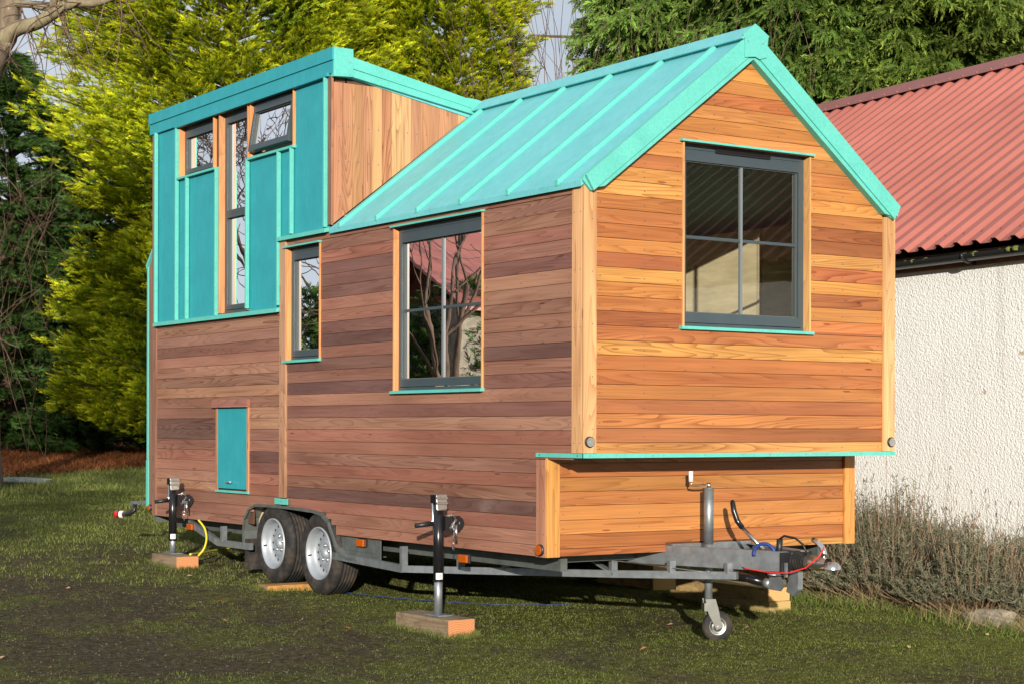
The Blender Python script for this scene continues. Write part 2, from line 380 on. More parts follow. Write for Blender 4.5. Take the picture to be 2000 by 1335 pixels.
def ground_patch(name, x0, x1, y0, y1, st, z=0):
    xs = np.arange(x0, x1+st/2, st); ys = np.arange(y0, y1+st/2, st); X, Y = np.meshgrid(xs, ys)
    Z = gzv(X, Y)+z+(fbm(X, Y, 1.7, 5)-.5)*.05*(1 if st < .2 else 0)
    V = np.c_[X.ravel(), Y.ravel(), Z.ravel()]; nx = len(xs); i = (np.arange(len(ys)-1)[:, None]*nx+np.arange(nx-1)).ravel()
    F = np.c_[i, i+1, i+nx+1, i+nx]
    mk = np.clip(grass_mask(V[:, 0], V[:, 1]), 0, 1); rm = rust_mask(V[:, 0], V[:, 1])
    return V, F, np.c_[mk, rm, rm*0]
V1, F1, C1 = ground_patch('ground', -9, 13, -4, 26, .06)
g = npmesh('ground', V1, F1, 'ground', vcol=C1, smooth=True, attr='mask'); tag(g, 'patchy lawn of short grass, moss and bare brown soil', 'ground', kind='structure')
V2, F2, C2 = ground_patch('ground', -260, 260, -260, 260, 5.2, -.04)
g2 = npmesh('field', V2, F2, 'ground', vcol=C2, smooth=True, attr='mask'); tag(g2, 'rough grass field around the lawn', 'ground', kind='structure')

def blades(P, h, wd, lean, col, nb=1, tipcol=None):
    """P (n,3) roots -> one narrow triangle per blade"""
    n = len(P); a = RS.rand(n)*2*math.pi; h = h*(.55+.9*RS.rand(n)); ld = lean*RS.rand(n)*h
    dx = np.cos(a); dy = np.sin(a); b = RS.rand(n)*2*math.pi; sx = np.cos(b)*wd/2; sy = np.sin(b)*wd/2
    A = P+np.c_[sx, sy, np.zeros(n)]; B = P-np.c_[sx, sy, np.zeros(n)]; C = P+np.c_[dx*ld, dy*ld, h]
    V = np.stack([A, B, C], 1).reshape(-1, 3); F = np.arange(3*n).reshape(-1, 3)
    tc = col*1.0 if tipcol is None else tipcol
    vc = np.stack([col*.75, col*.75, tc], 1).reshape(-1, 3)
    return V, F, vc
def scatter(n, x0, x1, y0, y1): return RS.uniform(x0, x1, n), RS.uniform(y0, y1, n)
def visible(x, y, pad=60):
    fx = (math.sin(YAW), math.cos(YAW)); d = (x-CAM.x)*fx[0]+(y-CAM.y)*fx[1]; r = (x-CAM.x)*fx[1]-(y-CAM.y)*fx[0]
    px = 1000+3455*r/np.maximum(d, .1); py = 835+3455*(CAM.z-gzv(x, y))/np.maximum(d, .1)
    return (d > 2) & (px > -pad*4) & (px < 2000+pad*4) & (py < 1335+200), d
def gheight(x, y): return gzv(x, y)+(fbm(x, y, 1.7, 5)-.5)*.05
LV = []; LF = []; LC = []; off = 0
for (n, x0, x1, y0, y1, h, wd) in ((520000, -7, 6.5, -4, 6, .010, .0034), (170000, -6, 8, 4, 18, .026, .007), (60000, -4, 11, 13, 25, .06, .013)):
    x, y = scatter(n, x0, x1, y0, y1); v, d = visible(x, y)
    m = grass_mask(x, y)+(fbm(x, y, 14, 2)-.5)*.8+(RS.rand(len(x))-.5)*.48
    keep = v & (m > .47+(RS.rand(len(x)) > .08)*.05) & (rust_mask(x, y) < .5)
    x = x[keep]; y = y[keep]; k = len(x)
    P = np.c_[x, y, gheight(x, y)-.002]
    t = RS.rand(k)[:, None]; dry = (RS.rand(k) < .05)[:, None]; tone = np.clip(fbm(x, y, 2.3, 3)[:, None]*1.6-.3, 0, 1)
    c = ((np.array([.110, .140, .028])*(1-t)+np.array([.29, .32, .085])*t)*(1+.25*np.clip((x-.5)/2.5, -.5, 1))[:, None])*(.7+.6*tone); c = np.where(dry, np.array([.26, .21, .10]), c)  # blades tinted lighter towards the right: sunlight put into the turf colour
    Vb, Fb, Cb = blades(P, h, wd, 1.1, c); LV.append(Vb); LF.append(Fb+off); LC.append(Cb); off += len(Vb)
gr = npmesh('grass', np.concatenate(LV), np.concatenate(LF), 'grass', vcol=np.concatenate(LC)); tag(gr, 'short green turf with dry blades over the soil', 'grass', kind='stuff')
# long grass tufts along the house-side bed and by the hedge
def tufts(n, fn, h, wd, col, name, label, cat, mat='grass', lean=1.0):
    x, y = fn(n); P = np.c_[x, y, gheight(x, y)-.005]; t = RS.rand(len(x))[:, None]
    c = np.array(col[0])*(1-t)+np.array(col[1])*t
    V, F, C = blades(P, h, wd, lean, c); o = npmesh(name, V, F, mat, vcol=C); return tag(o, label, cat, kind='stuff')
def bedline(n):
    y = RS.uniform(-2.2, 3.0, n); x = 3.25+.10*np.sin(y*3)+RS.normal(0, .16, n)+.05*np.abs(y-1.0); return x, y
tufts(5200, bedline, .065, .006, ((.08, .13, .02), (.22, .28, .06)), 'long_grass', 'longer bright green grass along the foot of the lavender bed', 'grass')
def needles(n):
    x = RS.uniform(-1, 9, n); y = RS.uniform(16.3, 24, n); k = rust_mask(x, y)+RS.rand(n)*.35 > .6; return x[k], y[k]
tufts(42000, needles, .10, .030, ((.11, .035, .012), (.36, .13, .045)), 'needle_litter', 'rust-brown dead conifer needles and fronds under the trees', 'leaf litter', 'drygrass', 2.6)
def hedgegrass(n):
    x = RS.uniform(1.5, 7, n); y = RS.uniform(14.2, 16.9, n); return x, y
tufts(2600, hedgegrass, .09, .009, ((.08, .13, .03), (.24, .24, .09)), 'tall_grass', 'taller straw-tinged grass in front of the needle litter', 'grass')
def footgrass(n):
    rects = ((-.29, -.06, .98, 1.66), (-.31, -.08, 5.03, 5.58), (2.28, 2.52, .93, 2.07), (-.30, .3, 3.44, 3.64)); X = []; Y = []
    for (a, b, c, d) in rects:
        m = n//4; q = RS.rand(m); e = RS.randint(0, 4, m); o = RS.exponential(.018, m)
        X.append(np.where(e == 0, a-o, np.where(e == 1, b+o, a+(b-a)*q))); Y.append(np.where(e == 2, c-o, np.where(e == 3, d+o, c+(d-c)*q)))
    return np.concatenate(X), np.concatenate(Y)
tufts(5200, footgrass, .034, .0042, ((.07, .10, .02), (.22, .24, .06)), 'grass_fringe', 'taller blades growing against the timber blocks and plank', 'grass')
def clumps(n):
    cx, cy = scatter(420, -6, 6, -3, 12); k = RS.randint(0, 420, n); return cx[k]+RS.normal(0, .035, n), cy[k]+RS.normal(0, .035, n)
tufts(15000, clumps, .020, .0038, ((.06, .10, .015), (.20, .27, .05)), 'grass_clumps', 'small greener clumps of grass dotted over the worn lawn', 'grass')
def gravel(n):
    x, y = scatter(n, -7, 5, -4, 9); v, d = visible(x, y); k_ = v & (grass_mask(x, y) < .60+.25*RS.rand(n)); x = x[k_]; y = y[k_]; k = len(x)
    s_ = .0025+.006*RS.rand(k)**2; P = np.c_[x, y, gheight(x, y)]; a = RS.rand(k)*6.28
    c5 = [np.c_[np.cos(a+q)*s_*RS.uniform(.7, 1.2, k), np.sin(a+q)*s_*RS.uniform(.7, 1.2, k), np.zeros(k)] for q in (0, 1.6, 3.1, 4.7)]
    V = np.stack([P+q for q in c5]+[P+np.c_[s_*.2, s_*.1, s_*.8]], 1).reshape(-1, 3); o = (np.arange(k)*5)[:, None, None]; F = (np.array([[0, 1, 4], [1, 2, 4], [2, 3, 4], [3, 0, 4]])[None]+o).reshape(-1, 3)
    t = RS.rand(k)[:, None]; c = np.array([.06, .05, .038])*(1-t)+np.array([.17, .15, .125])*t; return V, F, np.repeat(c, 5, 0)
V, F, C = gravel(24000); tag(npmesh('gravel', V, F, 'drygrass', vcol=C), 'fine gravel and crumbs of soil on the worn parts of the lawn', 'gravel', kind='stuff')
# fallen leaves: small curled quads
def fallen(n):
    x, y = scatter(n, -7, 6, -4, 19); v, d = visible(x, y); x = x[v]; y = y[v]; k = len(x)
    P = np.c_[x, y, gheight(x, y)+.012]; a = RS.rand(k)*6.28; s = (.007+.013*RS.rand(k))*(1+.03*d[v]); ux = np.c_[np.cos(a), np.sin(a), RS.normal(0, .25, k)]*s[:, None]; uy = np.c_[-np.sin(a), np.cos(a), RS.normal(0, .3, k)]*s[:, None]*.7
    V = np.stack([P-ux, P-uy*.9, P+ux, P+uy+np.c_[s*0, s*0, s*.5]], 1).reshape(-1, 3); F = np.arange(4*k).reshape(-1, 4)
    t = RS.rand(k)[:, None]; c = np.array([.30, .12, .05])*(1-t)+np.array([.42, .30, .18])*t; return V, F, np.repeat(c, 4, 0)
V, F, C = fallen(420); tag(npmesh('fallen_leaves', V, F, 'drygrass', vcol=C), 'small brown curled leaves scattered over the lawn', 'leaves', kind='stuff')
#@@HOUSE
# ------------------------------------------------------------------ the tiny house on its trailer
house = empty('tiny_house', (1.25, 3.0, 0))
tag(house, 'timber tiny house on a galvanised twin-axle trailer with turquoise roof and stair tower', 'tiny house')
S_ = lambda u, v, d: (-d, u, v)          # left side wall: u = y
F_ = lambda u, v, d: (u, -d, v)          # gable front
def FL(y0): return lambda u, v, d: (u, y0-d, v)
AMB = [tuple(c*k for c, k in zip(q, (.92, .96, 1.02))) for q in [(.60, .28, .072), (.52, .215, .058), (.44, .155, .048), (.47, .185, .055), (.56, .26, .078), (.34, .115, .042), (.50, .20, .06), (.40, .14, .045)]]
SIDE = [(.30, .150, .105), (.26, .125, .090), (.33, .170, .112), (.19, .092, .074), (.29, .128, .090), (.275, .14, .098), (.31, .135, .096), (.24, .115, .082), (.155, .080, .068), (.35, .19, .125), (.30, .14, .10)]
VERT = [(.55, .32, .15), (.46, .22, .11), (.50, .25, .13), (.42, .20, .11), (.58, .35, .17)]
PALE = (.60, .36, .17)
def jit(c, a=.10):
    k = 1+random.uniform(-a, a); return tuple(min(1, x*k*(1+random.uniform(-.04, .04))) for x in c)
def clip(poly, a, b, c):  # keep a*u+b*v<=c
    out = []
    for i in range(len(poly)):
        p, q = poly[i], poly[(i+1) % len(poly)]; dp = a*p[0]+b*p[1]-c; dq = a*q[0]+b*q[1]-c
        if dp <= 0: out.append(p)
        if (dp < 0 < dq) or (dq < 0 < dp):
            t = dp/(dp-dq); out.append((p[0]+(q[0]-p[0])*t, p[1]+(q[1]-p[1])*t))
    return out
def clad(mb, fr, outline, holes, v0, pitch, pal, vertical=False, thick=.018, screws=None, gap=.0028, colfn=None, seq=None):
    """boards between outline half-planes; outline = convex polygon (u,v); holes = [(u0,u1,v0,v1)]"""
    vs_ = [p[0 if vertical else 1] for p in outline]; lo, hi = min(vs_), max(vs_)
    k = math.floor((lo-v0)/pitch); idx = 0
    us = [p[1 if vertical else 0] for p in outline]; U0, U1 = min(us), max(us)
    last = None
    while v0+k*pitch < hi-1e-6:
        a = max(lo, v0+k*pitch); b = min(hi, v0+(k+1)*pitch); k += 1
        if b-a < .006: continue
        # split strip by hole edges
        cuts = sorted(set([a, b]+[c for h in holes for c in (h[2], h[3]) if a < c < b]))
        c0 = random.choice([p for p in pal if p != last]); last = c0
        base_c = jit(c0); rn = (random.random(), random.random(), random.random()); d = random.uniform(-.0012, .0012); alt = {}
        for ci in range(len(cuts)-1):
            s0, s1 = cuts[ci], cuts[ci+1]; mid = (s0+s1)/2
            iv = [(U0, U1)]
            for h in holes:
                if h[2] < mid < h[3]:
                    nv = []
                    for (p, q) in iv:
                        if h[1] <= p or h[0] >= q: nv.append((p, q)); continue
                        if h[0] > p: nv.append((p, h[0]))
                        if h[1] < q: nv.append((h[1], q))
                    iv = nv
            for j, (p, q) in enumerate(iv):
                if q-p < .01: continue
                top = s1-(gap if ci == len(cuts)-2 else 0)
                poly = [(p, s0), (q, s0), (q, top), (p, top)]
                if vertical: poly = [(y, x) for x, y in poly]
                n = len(outline)
                for i in range(n):
                    (x1, y1), (x2, y2) = outline[i], outline[(i+1) % n]
                    poly = clip(poly, (y2-y1), -(x2-x1), (y2-y1)*x1-(x2-x1)*y1) if poly else poly
                if len(poly) < 3: continue
                key = round(p, 2); 
                if j and key not in alt: alt[key] = (jit(random.choice(pal)), (random.random(), random.random(), random.random()))
                cc, rr = alt.get(key, (base_c, rn)); cc = tuple(x*1.06 for x in cc)
                mb.prism([fr(x, y, -thick) for x, y in poly], Vector(fr(0, 0, thick+d))-Vector(fr(0, 0, 0)), col=cc, rnd=rr)
                if screws and ci == 0 and s1-s0 > .05:
                    uu = [x[1 if vertical else 0] for x in poly]; pu, qu = min(uu), max(uu)
                    cand = [pu+.035, qu-.035]+[x for x in screws if pu+.12 < x < qu-.12]
                    vv = a+.03
                    for x in cand:
                        pt = (x, vv) if not vertical else (vv+.02, x)
                        ok = all((y2-y1)*pt[0]-(x2-x1)*pt[1] <= (y2-y1)*x1-(x2-x1)*y1-.02 for (x1, y1), (x2, y2) in [(outline[i], outline[(i+1) % n]) for i in range(n)]) 
                        if ok: mb.disc(fr(pt[0], pt[1]+random.uniform(-.004, .004), d), Vector(fr(0, 0, 1))-Vector(fr(0, 0, 0)), .0046, .0008, 6, mi=1)
    return mb
ZB = .448
# left side lower wall (whole length) ------------------------------------------------------------
def sidewall():
    mb = MB()
    # rear bay y 3.80..6.15
    hatch = (4.335, 4.93, .70, 1.36)
    arch = [(2.93, 4.40, ZB-.1, .515), (3.0, 4.37, .515, .555), (3.08, 4.29, .555, .595), (3.3, 4.17, .595, .612)]
    clad(mb, S_, [(3.80, ZB), (6.152, ZB), (6.152, 2.085), (3.80, 2.085)], [hatch]+arch, 1.4476, .0848, SIDE, screws=[4.6, 5.2, 5.7])
    holes = [(3.168, 3.70, 1.70, 2.53), (1.030, 2.125, 1.452, 2.535)]
    # front bay y .094..3.70 ; board under the eave is wider
    clad(mb, S_, [(.447, ZB), (3.70, ZB), (3.70, 1.0236), (.447, 1.0236)], arch, 1.4476, .0848, SIDE, screws=[.95, 1.5, 2.05, 2.6, 3.2])
    clad(mb, S_, [(.096, 1.0236), (3.70, 1.0236), (3.70, 2.55), (.096, 2.55)], holes, 1.4476, .0848, SIDE, screws=[.62, 1.3, 2.3, 2.9])
    clad(mb, S_, [(.096, 2.552), (3.70, 2.552), (3.70, 2.622), (.096, 2.622)], [], 2.552, .2, [SIDE[0]], screws=[.62, 1.3, 2.3, 2.9])
    return mb.build('cladding_wall', ['woodY', 'screw'], house)
sw = sidewall(); sw['label'] = 'brown cedar boards of the long side wall'
mb = MB()
poly_holes_front = [(.733, 1.768, 1.812, 2.905)]
RSL = (3.600-2.635)/1.25
clad(mb, F_, [(.09, 1.058), (2.404, 1.058), (2.404, 2.59), (1.25, 3.50), (.09, 2.59)], poly_holes_front, 1.0400, .0842, AMB, screws=[.45, .98, 1.5, 2.05], gap=.003)
fw = mb.build('cladding_wall', ['woodX', 'screw'], house); fw['label'] = 'orange cedar boards of the gable front'
mb = MB()
clad(mb, FL(.358), [(.091, ZB), (2.414, ZB), (2.414, 1.035), (.091, 1.035)], [(.905, 1.63, ZB-.05, .503)], ZB+.045, .0845, AMB, screws=[.7, 1.2, 1.7, 2.1], gap=.003)
lw = mb.build('cladding_wall', ['woodX', 'screw'], house); lw['label'] = 'orange cedar boards of the recessed lower front'
# tower front face: vertical boards above the main roof
mb = MB()
clad(mb, FL(3.0), [(.0, 2.645), (1.32, 3.66), (1.16, 3.66), (.135, 3.705), (0, 3.705)], [], .0, .081, VERT, vertical=True, screws=[3.62, 3.35, 3.1, 2.85], gap=.002)
tw = mb.build('cladding_wall', ['woodZ', 'screw'], house); tw['label'] = 'vertical cedar boards on the tower above the roof'
# hidden right and rear walls (plain boards)
mb = MB(); clad(mb, lambda u, v, d: (2.5+d, u, v), [(0.0, 1.04), (3.0, 1.04), (3.0, 2.62), (0, 2.62)], [], 1.4476, .0848, SIDE)
clad(mb, lambda u, v, d: (2.5+d, u, v), [(3.0, ZB), (6.25, ZB), (6.25, 3.3), (3.0, 3.3)], [], 1.4476, .0848, SIDE)
clad(mb, lambda u, v, d: (2.5+d, u, v), [(.358, ZB), (3.0, ZB), (3.0, 1.04), (.358, 1.04)], [], 1.4476, .0848, SIDE)
mb.build('cladding_wall', ['woodY'], house)
mb = MB(); clad(mb, lambda u, v, d: (u, 6.24+d, v), [(0.03, ZB), (2.47, ZB), (2.47, 3.3), (0.03, 3.7)], [], 1.4476, .0848, SIDE)
mb.build('cladding_wall', ['woodX'], house)
# membrane and inner lining (one carcass with real openings)
def panel_with_holes(mb, fr, u0, u1, v0, v1, holes, d0, d1, **k):
    us_ = sorted(set([u0, u1]+[x for h in holes for x in h[:2] if u0 < x < u1])); vs_ = sorted(set([v0, v1]+[x for h in holes for x in h[2:] if v0 < x < v1]))
    for i in range(len(us_)-1):
        for j in range(len(vs_)-1):
            cu = (us_[i]+us_[i+1])/2; cv = (vs_[j]+vs_[j+1])/2
            if any(h[0] < cu < h[1] and h[2] < cv < h[3] for h in holes): continue
            a = fr(us_[i], vs_[j], d0); b = fr(us_[i+1], vs_[j+1], d1); mb.box(a, b, **k)
mb = MB()
sh = [(3.168, 3.70, 1.70, 2.53), (1.030, 2.125, 1.452, 2.535)]
th = [(4.99, 5.68, 3.285, 3.70), (4.36, 4.89, 2.11, 3.70), (3.59, 4.33, 3.285, 3.70)]
for (dd0, dd1, mi) in ((-.030, -.0185, 0), (-.125, -.112, 1)):
    panel_with_holes(mb, S_, .40, 3.02, 1.06, 2.60, sh, dd0, dd1, mi=mi)
    panel_with_holes(mb, S_, .05 if mi == 0 else .13, .40, 1.06, 2.60, [], dd0, dd1, mi=mi)
    panel_with_holes(mb, S_, 3.02, 6.22, 1.06, 3.70, sh+th, dd0, dd1, mi=mi)
    panel_with_holes(mb, S_, .40, 3.0, ZB+.01, 1.06, [], dd0, dd1, mi=mi); panel_with_holes(mb, S_, 4.3, 6.2, ZB+.01, 1.06, [], dd0, dd1, mi=mi)
    panel_with_holes(mb, F_, .13, 2.38, 1.06, 2.60, [(.733, 1.768, 1.812, 2.61)], dd0, dd1, mi=mi)
    fr = F_
    for (poly) in ([(.13, 2.601), (.733, 2.601), (.733, 3.02)], [(1.768, 2.601), (2.37, 2.601), (1.768, 3.02)], [(.733, 2.905), (1.768, 2.905), (1.768, 3.06), (1.27, 3.43), (.733, 3.04)]):
        mb.prism([fr(u, v, dd0) for u, v in poly], (0, -(dd1-dd0), 0), mi=mi)
mb.box((.13, .375, ZB+.01), (2.4, .39, 1.02), mi=0)
mb.prism([(0.02, 3.02, 2.66), (1.3, 3.02, 3.62), (1.1, 3.02, 3.63), (.13, 3.02, 3.70), (.02, 3.02, 3.70)], (0, .012, 0), mi=0)
mb.build('wall_lining', ['batten', 'ply'], house)
# floor, cantilever soffit, interior
mb = MB(); mb.box((.26, .40, .452), (2.24, 6.2, .50)); mb.build('floor', ['floor'], house)
mb = MB(); mb.box((.01, .01, 1.045), (2.49, .357, 1.056)); mb.build('soffit', ['woodX'], house)
mb = MB()
mb.box((.13, .13, 1.06), (2.36, 1.9, 1.075)); mb.box((.13, 1.885, .5), (2.36, 1.9, 1.06))            # raised sleeping platform
mb.build('interior_deck', ['ply'], house)
mb = MB(); mb.box((2.372, .13, 1.06), (2.385, 6.2, 2.6)); mb.box((2.372, .40, .5), (2.385, 6.2, 1.0595)); mb.box((2.36, 1.12, 1.08), (2.371, 1.145, 2.6)); mb.box((2.36, 2.3, 1.0), (2.371, 2.32, 2.6)); mb.build('interior_wall', ['ply'], house)
mb = MB(); mb.box((.13, 6.1, .5), (2.37, 6.115, 3.6)); mb.build('interior_wall', ['ply'], house); mb = MB(); mb.box((.9, 3.05, .5), (2.37, 3.065, 2.0)); mb.build('interior_wall', ['ply'], house)
for (x, y, z0, z1) in ((.42, 2.02, .5, 2.6), (.46, 3.62, .5, 2.6), (1.9, 1.5, .5, 2.6), (.6, 4.72, .5, 3.6)):
    mb = MB(); mb.box((x, y, z0), (x+.045, y+.07, z1), col=(.62, .46, .24)); mb.build('interior_post', ['woodZ'], house)
mb = MB(); mb.tube([(.35, 4.60, 2.62), (.30, 4.60, 2.64), (.28, 4.60, 2.60), (.28, 4.60, 2.30), (.30, 4.60, 2.26), (.35, 4.60, 2.28)], .018, 10); mb.disc((.35, 4.6, 2.62), (-1, 0, 0), .05, .01, 16); mb.disc((.35, 4.6, 2.28), (-1, 0, 0), .05, .01, 16); mb.box((.36, 4.45, 2.1), (.375, 4.75, 2.75), mi=1)
mb.build('grab_rail', ['chrome', 'ply'], house)

# posts / corner boards ------------------------------------------------------------------------
def board(a, b, ax, col, name='corner_board', scr=None, nrm=None):
    mb = MB(); mb.box(a, b, col=jit(col, .05), rnd=(random.random(), .55, random.random()))
    if scr:
        for p in scr: mb.disc(p, nrm, .004, .001, 6, mi=1)
    return mb.build(name, ['wood'+ax, 'screw'], house, bevel=.002)
board((-.006, .0, 1.062), (.012, .094, 2.624), 'Z', PALE, scr=[(-.006, y, z) for z in np.arange(1.12, 2.6, .33) for y in (.012, .07)], nrm=(-1, 0, 0))
board((-.004, -.018, 1.062), (.089, -.0002, 2.60), 'Z', PALE, scr=[(.06, -.018, z) for z in np.arange(1.2, 2.55, .3)], nrm=(0, -1, 0))
board((2.405, -.018, 1.062), (2.505, -.0002, 2.57), 'Z', PALE, scr=[(2.47, -.018, z) for z in np.arange(1.2, 2.5, .42)], nrm=(0, -1, 0))
board((2.488, .001, 1.062), (2.506, .094, 2.6), 'Z', PALE)
board((-.006, .356, ZB-.003), (.012, .446, 1.020), 'Z', (.40, .20, .125), scr=[(-.006, y, z) for z in (.58, .72, .98) for y in (.37, .43)], nrm=(-1, 0, 0))
board((-.004, .340, ZB-.003), (.090, .3555, 1.03), 'Z', (.58, .285, .08), scr=[(.06, .34, z) for z in (.52, .72, .97)], nrm=(0, -1, 0))
board((2.416, .340, ZB-.003), (2.505, .3575, 1.03), 'Z', (.62, .32, .09), scr=[(2.46, .34, z) for z in (.52, .79)], nrm=(0, -1, 0))
board((2.488, .358, ZB-.003), (2.506, .446, 1.03), 'Z', PALE)
board((-.016, 3.702, .682), (.012, 3.797, 2.606), 'Z', (.42, .24, .15), 'cover_batten', scr=[(-.016, 3.75, z) for z in np.arange(.8, 2.5, .24)], nrm=(-1, 0, 0))
board((-.010, 3.003, 2.645), (.012, 3.055, 3.70), 'Z', (.20, .115, .09), scr=[(-.01, 3.03, z) for z in np.arange(2.8, 3.6, .25)], nrm=(-1, 0, 0))
board((-.012, 2.990, 2.64), (.003, 3.002, 3.72), 'Z', (.42, .19, .10))
board((-.010, 6.156, ZB), (.012, 6.232, 3.73), 'Z', (.26, .14, .10), scr=[(-.01, 6.19, z) for z in np.arange(.6, 3.6, .3)], nrm=(-1, 0, 0))
board((-.006, 6.233, ZB+.03), (.10, 6.252, 3.73), 'Z', (.22, .12, .09))
# rear bay box with sloped teal cap -------------------------------------------------------------
mb = MB(); mb.hexa([(.012, 6.256, .53), (2.3, 6.256, .53), (2.3, 6.360, .53), (.012, 6.360, .53), (.012, 6.256, 2.70), (2.3, 6.256, 2.70), (2.3, 6.360, 2.58), (.012, 6.360, 2.58)], col=(.27, .15, .11))
rb = mb.build('rear_bay', ['woodZ'], house)
mb = MB(); mb.box((.004, 6.362, .92), (.06, 6.388, 2.59)); mb.box((.002, 6.354, .52), (.06, 6.396, .918)); mb.hexa([(-.004, 6.25, 2.715), (2.3, 6.25, 2.715), (2.3, 6.392, 2.575), (-.004, 6.392, 2.575), (-.004, 6.25, 2.75), (2.3, 6.25, 2.75), (2.3, 6.392, 2.61), (-.004, 6.392, 2.61)])
mb.build('edge_trim', ['teal'], rb)

# tower panels -----------------------------------------------------------------------------------
mb = MB()
def tp(u0, u1, v0, v1): mb.box(S_(u0, v0, -.0165), S_(u1, v1, -.004))
tp(5.685, 6.155, 2.092, 3.73); tp(4.895, 5.684, 2.092, 3.266); tp(3.803, 4.36, 2.092, 3.27); tp(3.58, 3.802, 2.62, 3.27); tp(3.058, 3.579, 2.62, 3.73)
for (y, z0, z1) in ((6.11, 2.2, 3.6), (5.73, 2.2, 3.6), (5.46, 2.2, 3.2), (4.94, 2.2, 3.2), (4.31, 2.2, 3.2), (3.84, 2.2, 3.2), (3.12, 2.7, 3.6), (3.55, 2.7, 3.6)):
    for z in np.arange(z0, z1, .22): mb.disc((-.0165-.0+.0125, y, z), (-1, 0, 0), .0035, .0008, 6, mi=1)
tpanel = mb.build('tower_panel', ['tealZ', 'screw'], house); tpanel['label'] = 'turquoise sheet cladding of the stair tower'
def rib(y, z0, z1):
    mb = MB(); mb.box((-.034, y-.011, z0), (-.0038, y+.011, z1)); mb.build('standing_rib', ['teal'], tpanel, bevel=.002)
for (y, z0, z1) in ((6.14, 2.095, 3.72), (5.70, 2.095, 3.72), (5.49, 2.095, 3.262), (4.915, 2.095, 3.262), (4.348, 2.12, 3.262), (3.81, 2.115, 3.262), (3.60, 2.63, 3.262), (3.072, 2.63, 3.71)): rib(y, z0, z1)
def strip(y0, y1, z, h=.028, proud=.04, name='drip_flashing', par=None):
    mb = MB(); mb.hexa([(-proud, y0, z-h), (-proud, y1, z-h), (.0, y1, z-h+.008), (.0, y0, z-h+.008), (-proud, y0, z), (-proud, y1, z), (.0, y1, z+.012), (.0, y0, z+.012)][::1])
    return mb.build(name, ['teal'], par or tpanel)
strip(3.80, 6.155, 2.090); strip(3.045, 3.80, 2.618)
# tower roof: parapet box, sloping verge, side fascia in two bands
SL = -.196
def tz(x): return 3.842+SL*(x-.139)
mb = MB(); mb.hexa([(0, 2.99, 3.725), (2.5, 2.99, 3.27), (2.5, 6.28, 3.27), (0, 6.28, 3.725), (0, 2.99, 3.86), (2.5, 2.99, tz(2.5)-.02), (2.5, 6.28, tz(2.5)-.02), (0, 6.28, 3.86)])
trf = mb.build('tower_roof', ['tealR'], house); trf['label'] = 'turquoise fascia and lean roof of the stair tower'
mb = MB(); mb.box((-.030, 2.950, 3.806), (.0, 6.285, 3.897)); mb.box((-.020, 2.955, 3.716), (.0, 6.28, 3.8045)); mb.box((-.036, 3.02, 3.698), (-.0, 5.72, 3.722))
mb.build('fascia', ['tealZ'], trf, bevel=.0015)
mb = MB(); mb.prism([(-.018, 2.948, 3.69), (.133, 2.948, 3.70), (.139, 2.948, 3.71), (.139, 2.948, 3.897), (-.018, 2.948, 3.897)], (0, .035, 0))
for (x, z) in ((.12, 3.865), (.112, 3.80), (.012, 3.735), (.112, 3.712)): mb.disc((x, 2.948, z), (0, -1, 0), .0045, .001, 8, mi=1)
mb.box((0, 2.983, 3.70), (.139, 3.1, 3.893))
mb.build('verge_corner', ['teal', 'zinc'], trf, bevel=.0015)
mb = MB()
mb.prism([(.1395, 2.954, tz(.14)), (.1395, 2.954, 3.760), (1.22, 2.954, tz(1.22)-.060), (1.22, 2.954, tz(1.22))], (0, .03, 0))
mb.prism([(.133, 2.959, 3.7585), (.133, 2.959, 3.702), (1.19, 2.959, 3.535), (1.20, 2.959, tz(1.20)-.060)], (0, .03, 0))
mb.prism([(1.15, 2.951, 3.56), (1.27, 2.951, 3.63), (1.20, 2.951, 3.65), (1.12, 2.951, 3.655)], (0, .03, 0))
mb.build('verge_board', ['teal'], trf, bevel=.0015)

# main roof ---------------------------------------------------------------------------------------
def rz(x): return 2.635+.7787*(x if x < 1.25 else 2.5-x)
mb = MB(); T = .035
mb.prism([(-.028, -.02, rz(-.028)-T), (-.028, -.02, rz(-.028)), (1.25, -.02, rz(1.25)), (2.528, -.02, rz(-.028)), (2.528, -.02, rz(-.028)-T), (1.25, -.02, rz(1.25)-.09), ], (0, 3.01, 0))
mb.prism([(1.25, 2.99, rz(1.25)), (2.528, 2.99, rz(-.028)), (2.528, 2.99, rz(-.028)-T), (1.25, 2.99, rz(1.25)-.09)], (0, .02, 0))
roof = mb.build('roof', ['tealR'], house); roof['label'] = 'turquoise pitched roof with raised ribs'
sl = Vector((1, 0, .7787)).normalized(); nl = Vector((-.7787, 0, 1)).normalized()
for y in (2.848, 2.327, 1.796, 1.266, .730, .215):
    for side in (0, 1):
        mb = MB()
        a = Vector((-.034, y, rz(-.034))); b = Vector((1.17, y, rz(1.17)))
        q = [a-Vector((0, .016, 0)), a+Vector((0, .016, 0)), b+Vector((0, .016, 0)), b-Vector((0, .016, 0))]
        pts = [p-nl*.004 for p in q]+[p+nl*.024+(Vector((0, .004, 0)) if i in (0, 3) else Vector((0, -.004, 0))) for i, p in enumerate(q)]
        pts[4] += sl*.02; pts[5] += sl*.02
        if side: pts = [Vector((2.5-p.x, p.y, p.z)) for p in pts]; 
        mb.hexa(pts); mb.build('roof_rib', ['teal'], roof)
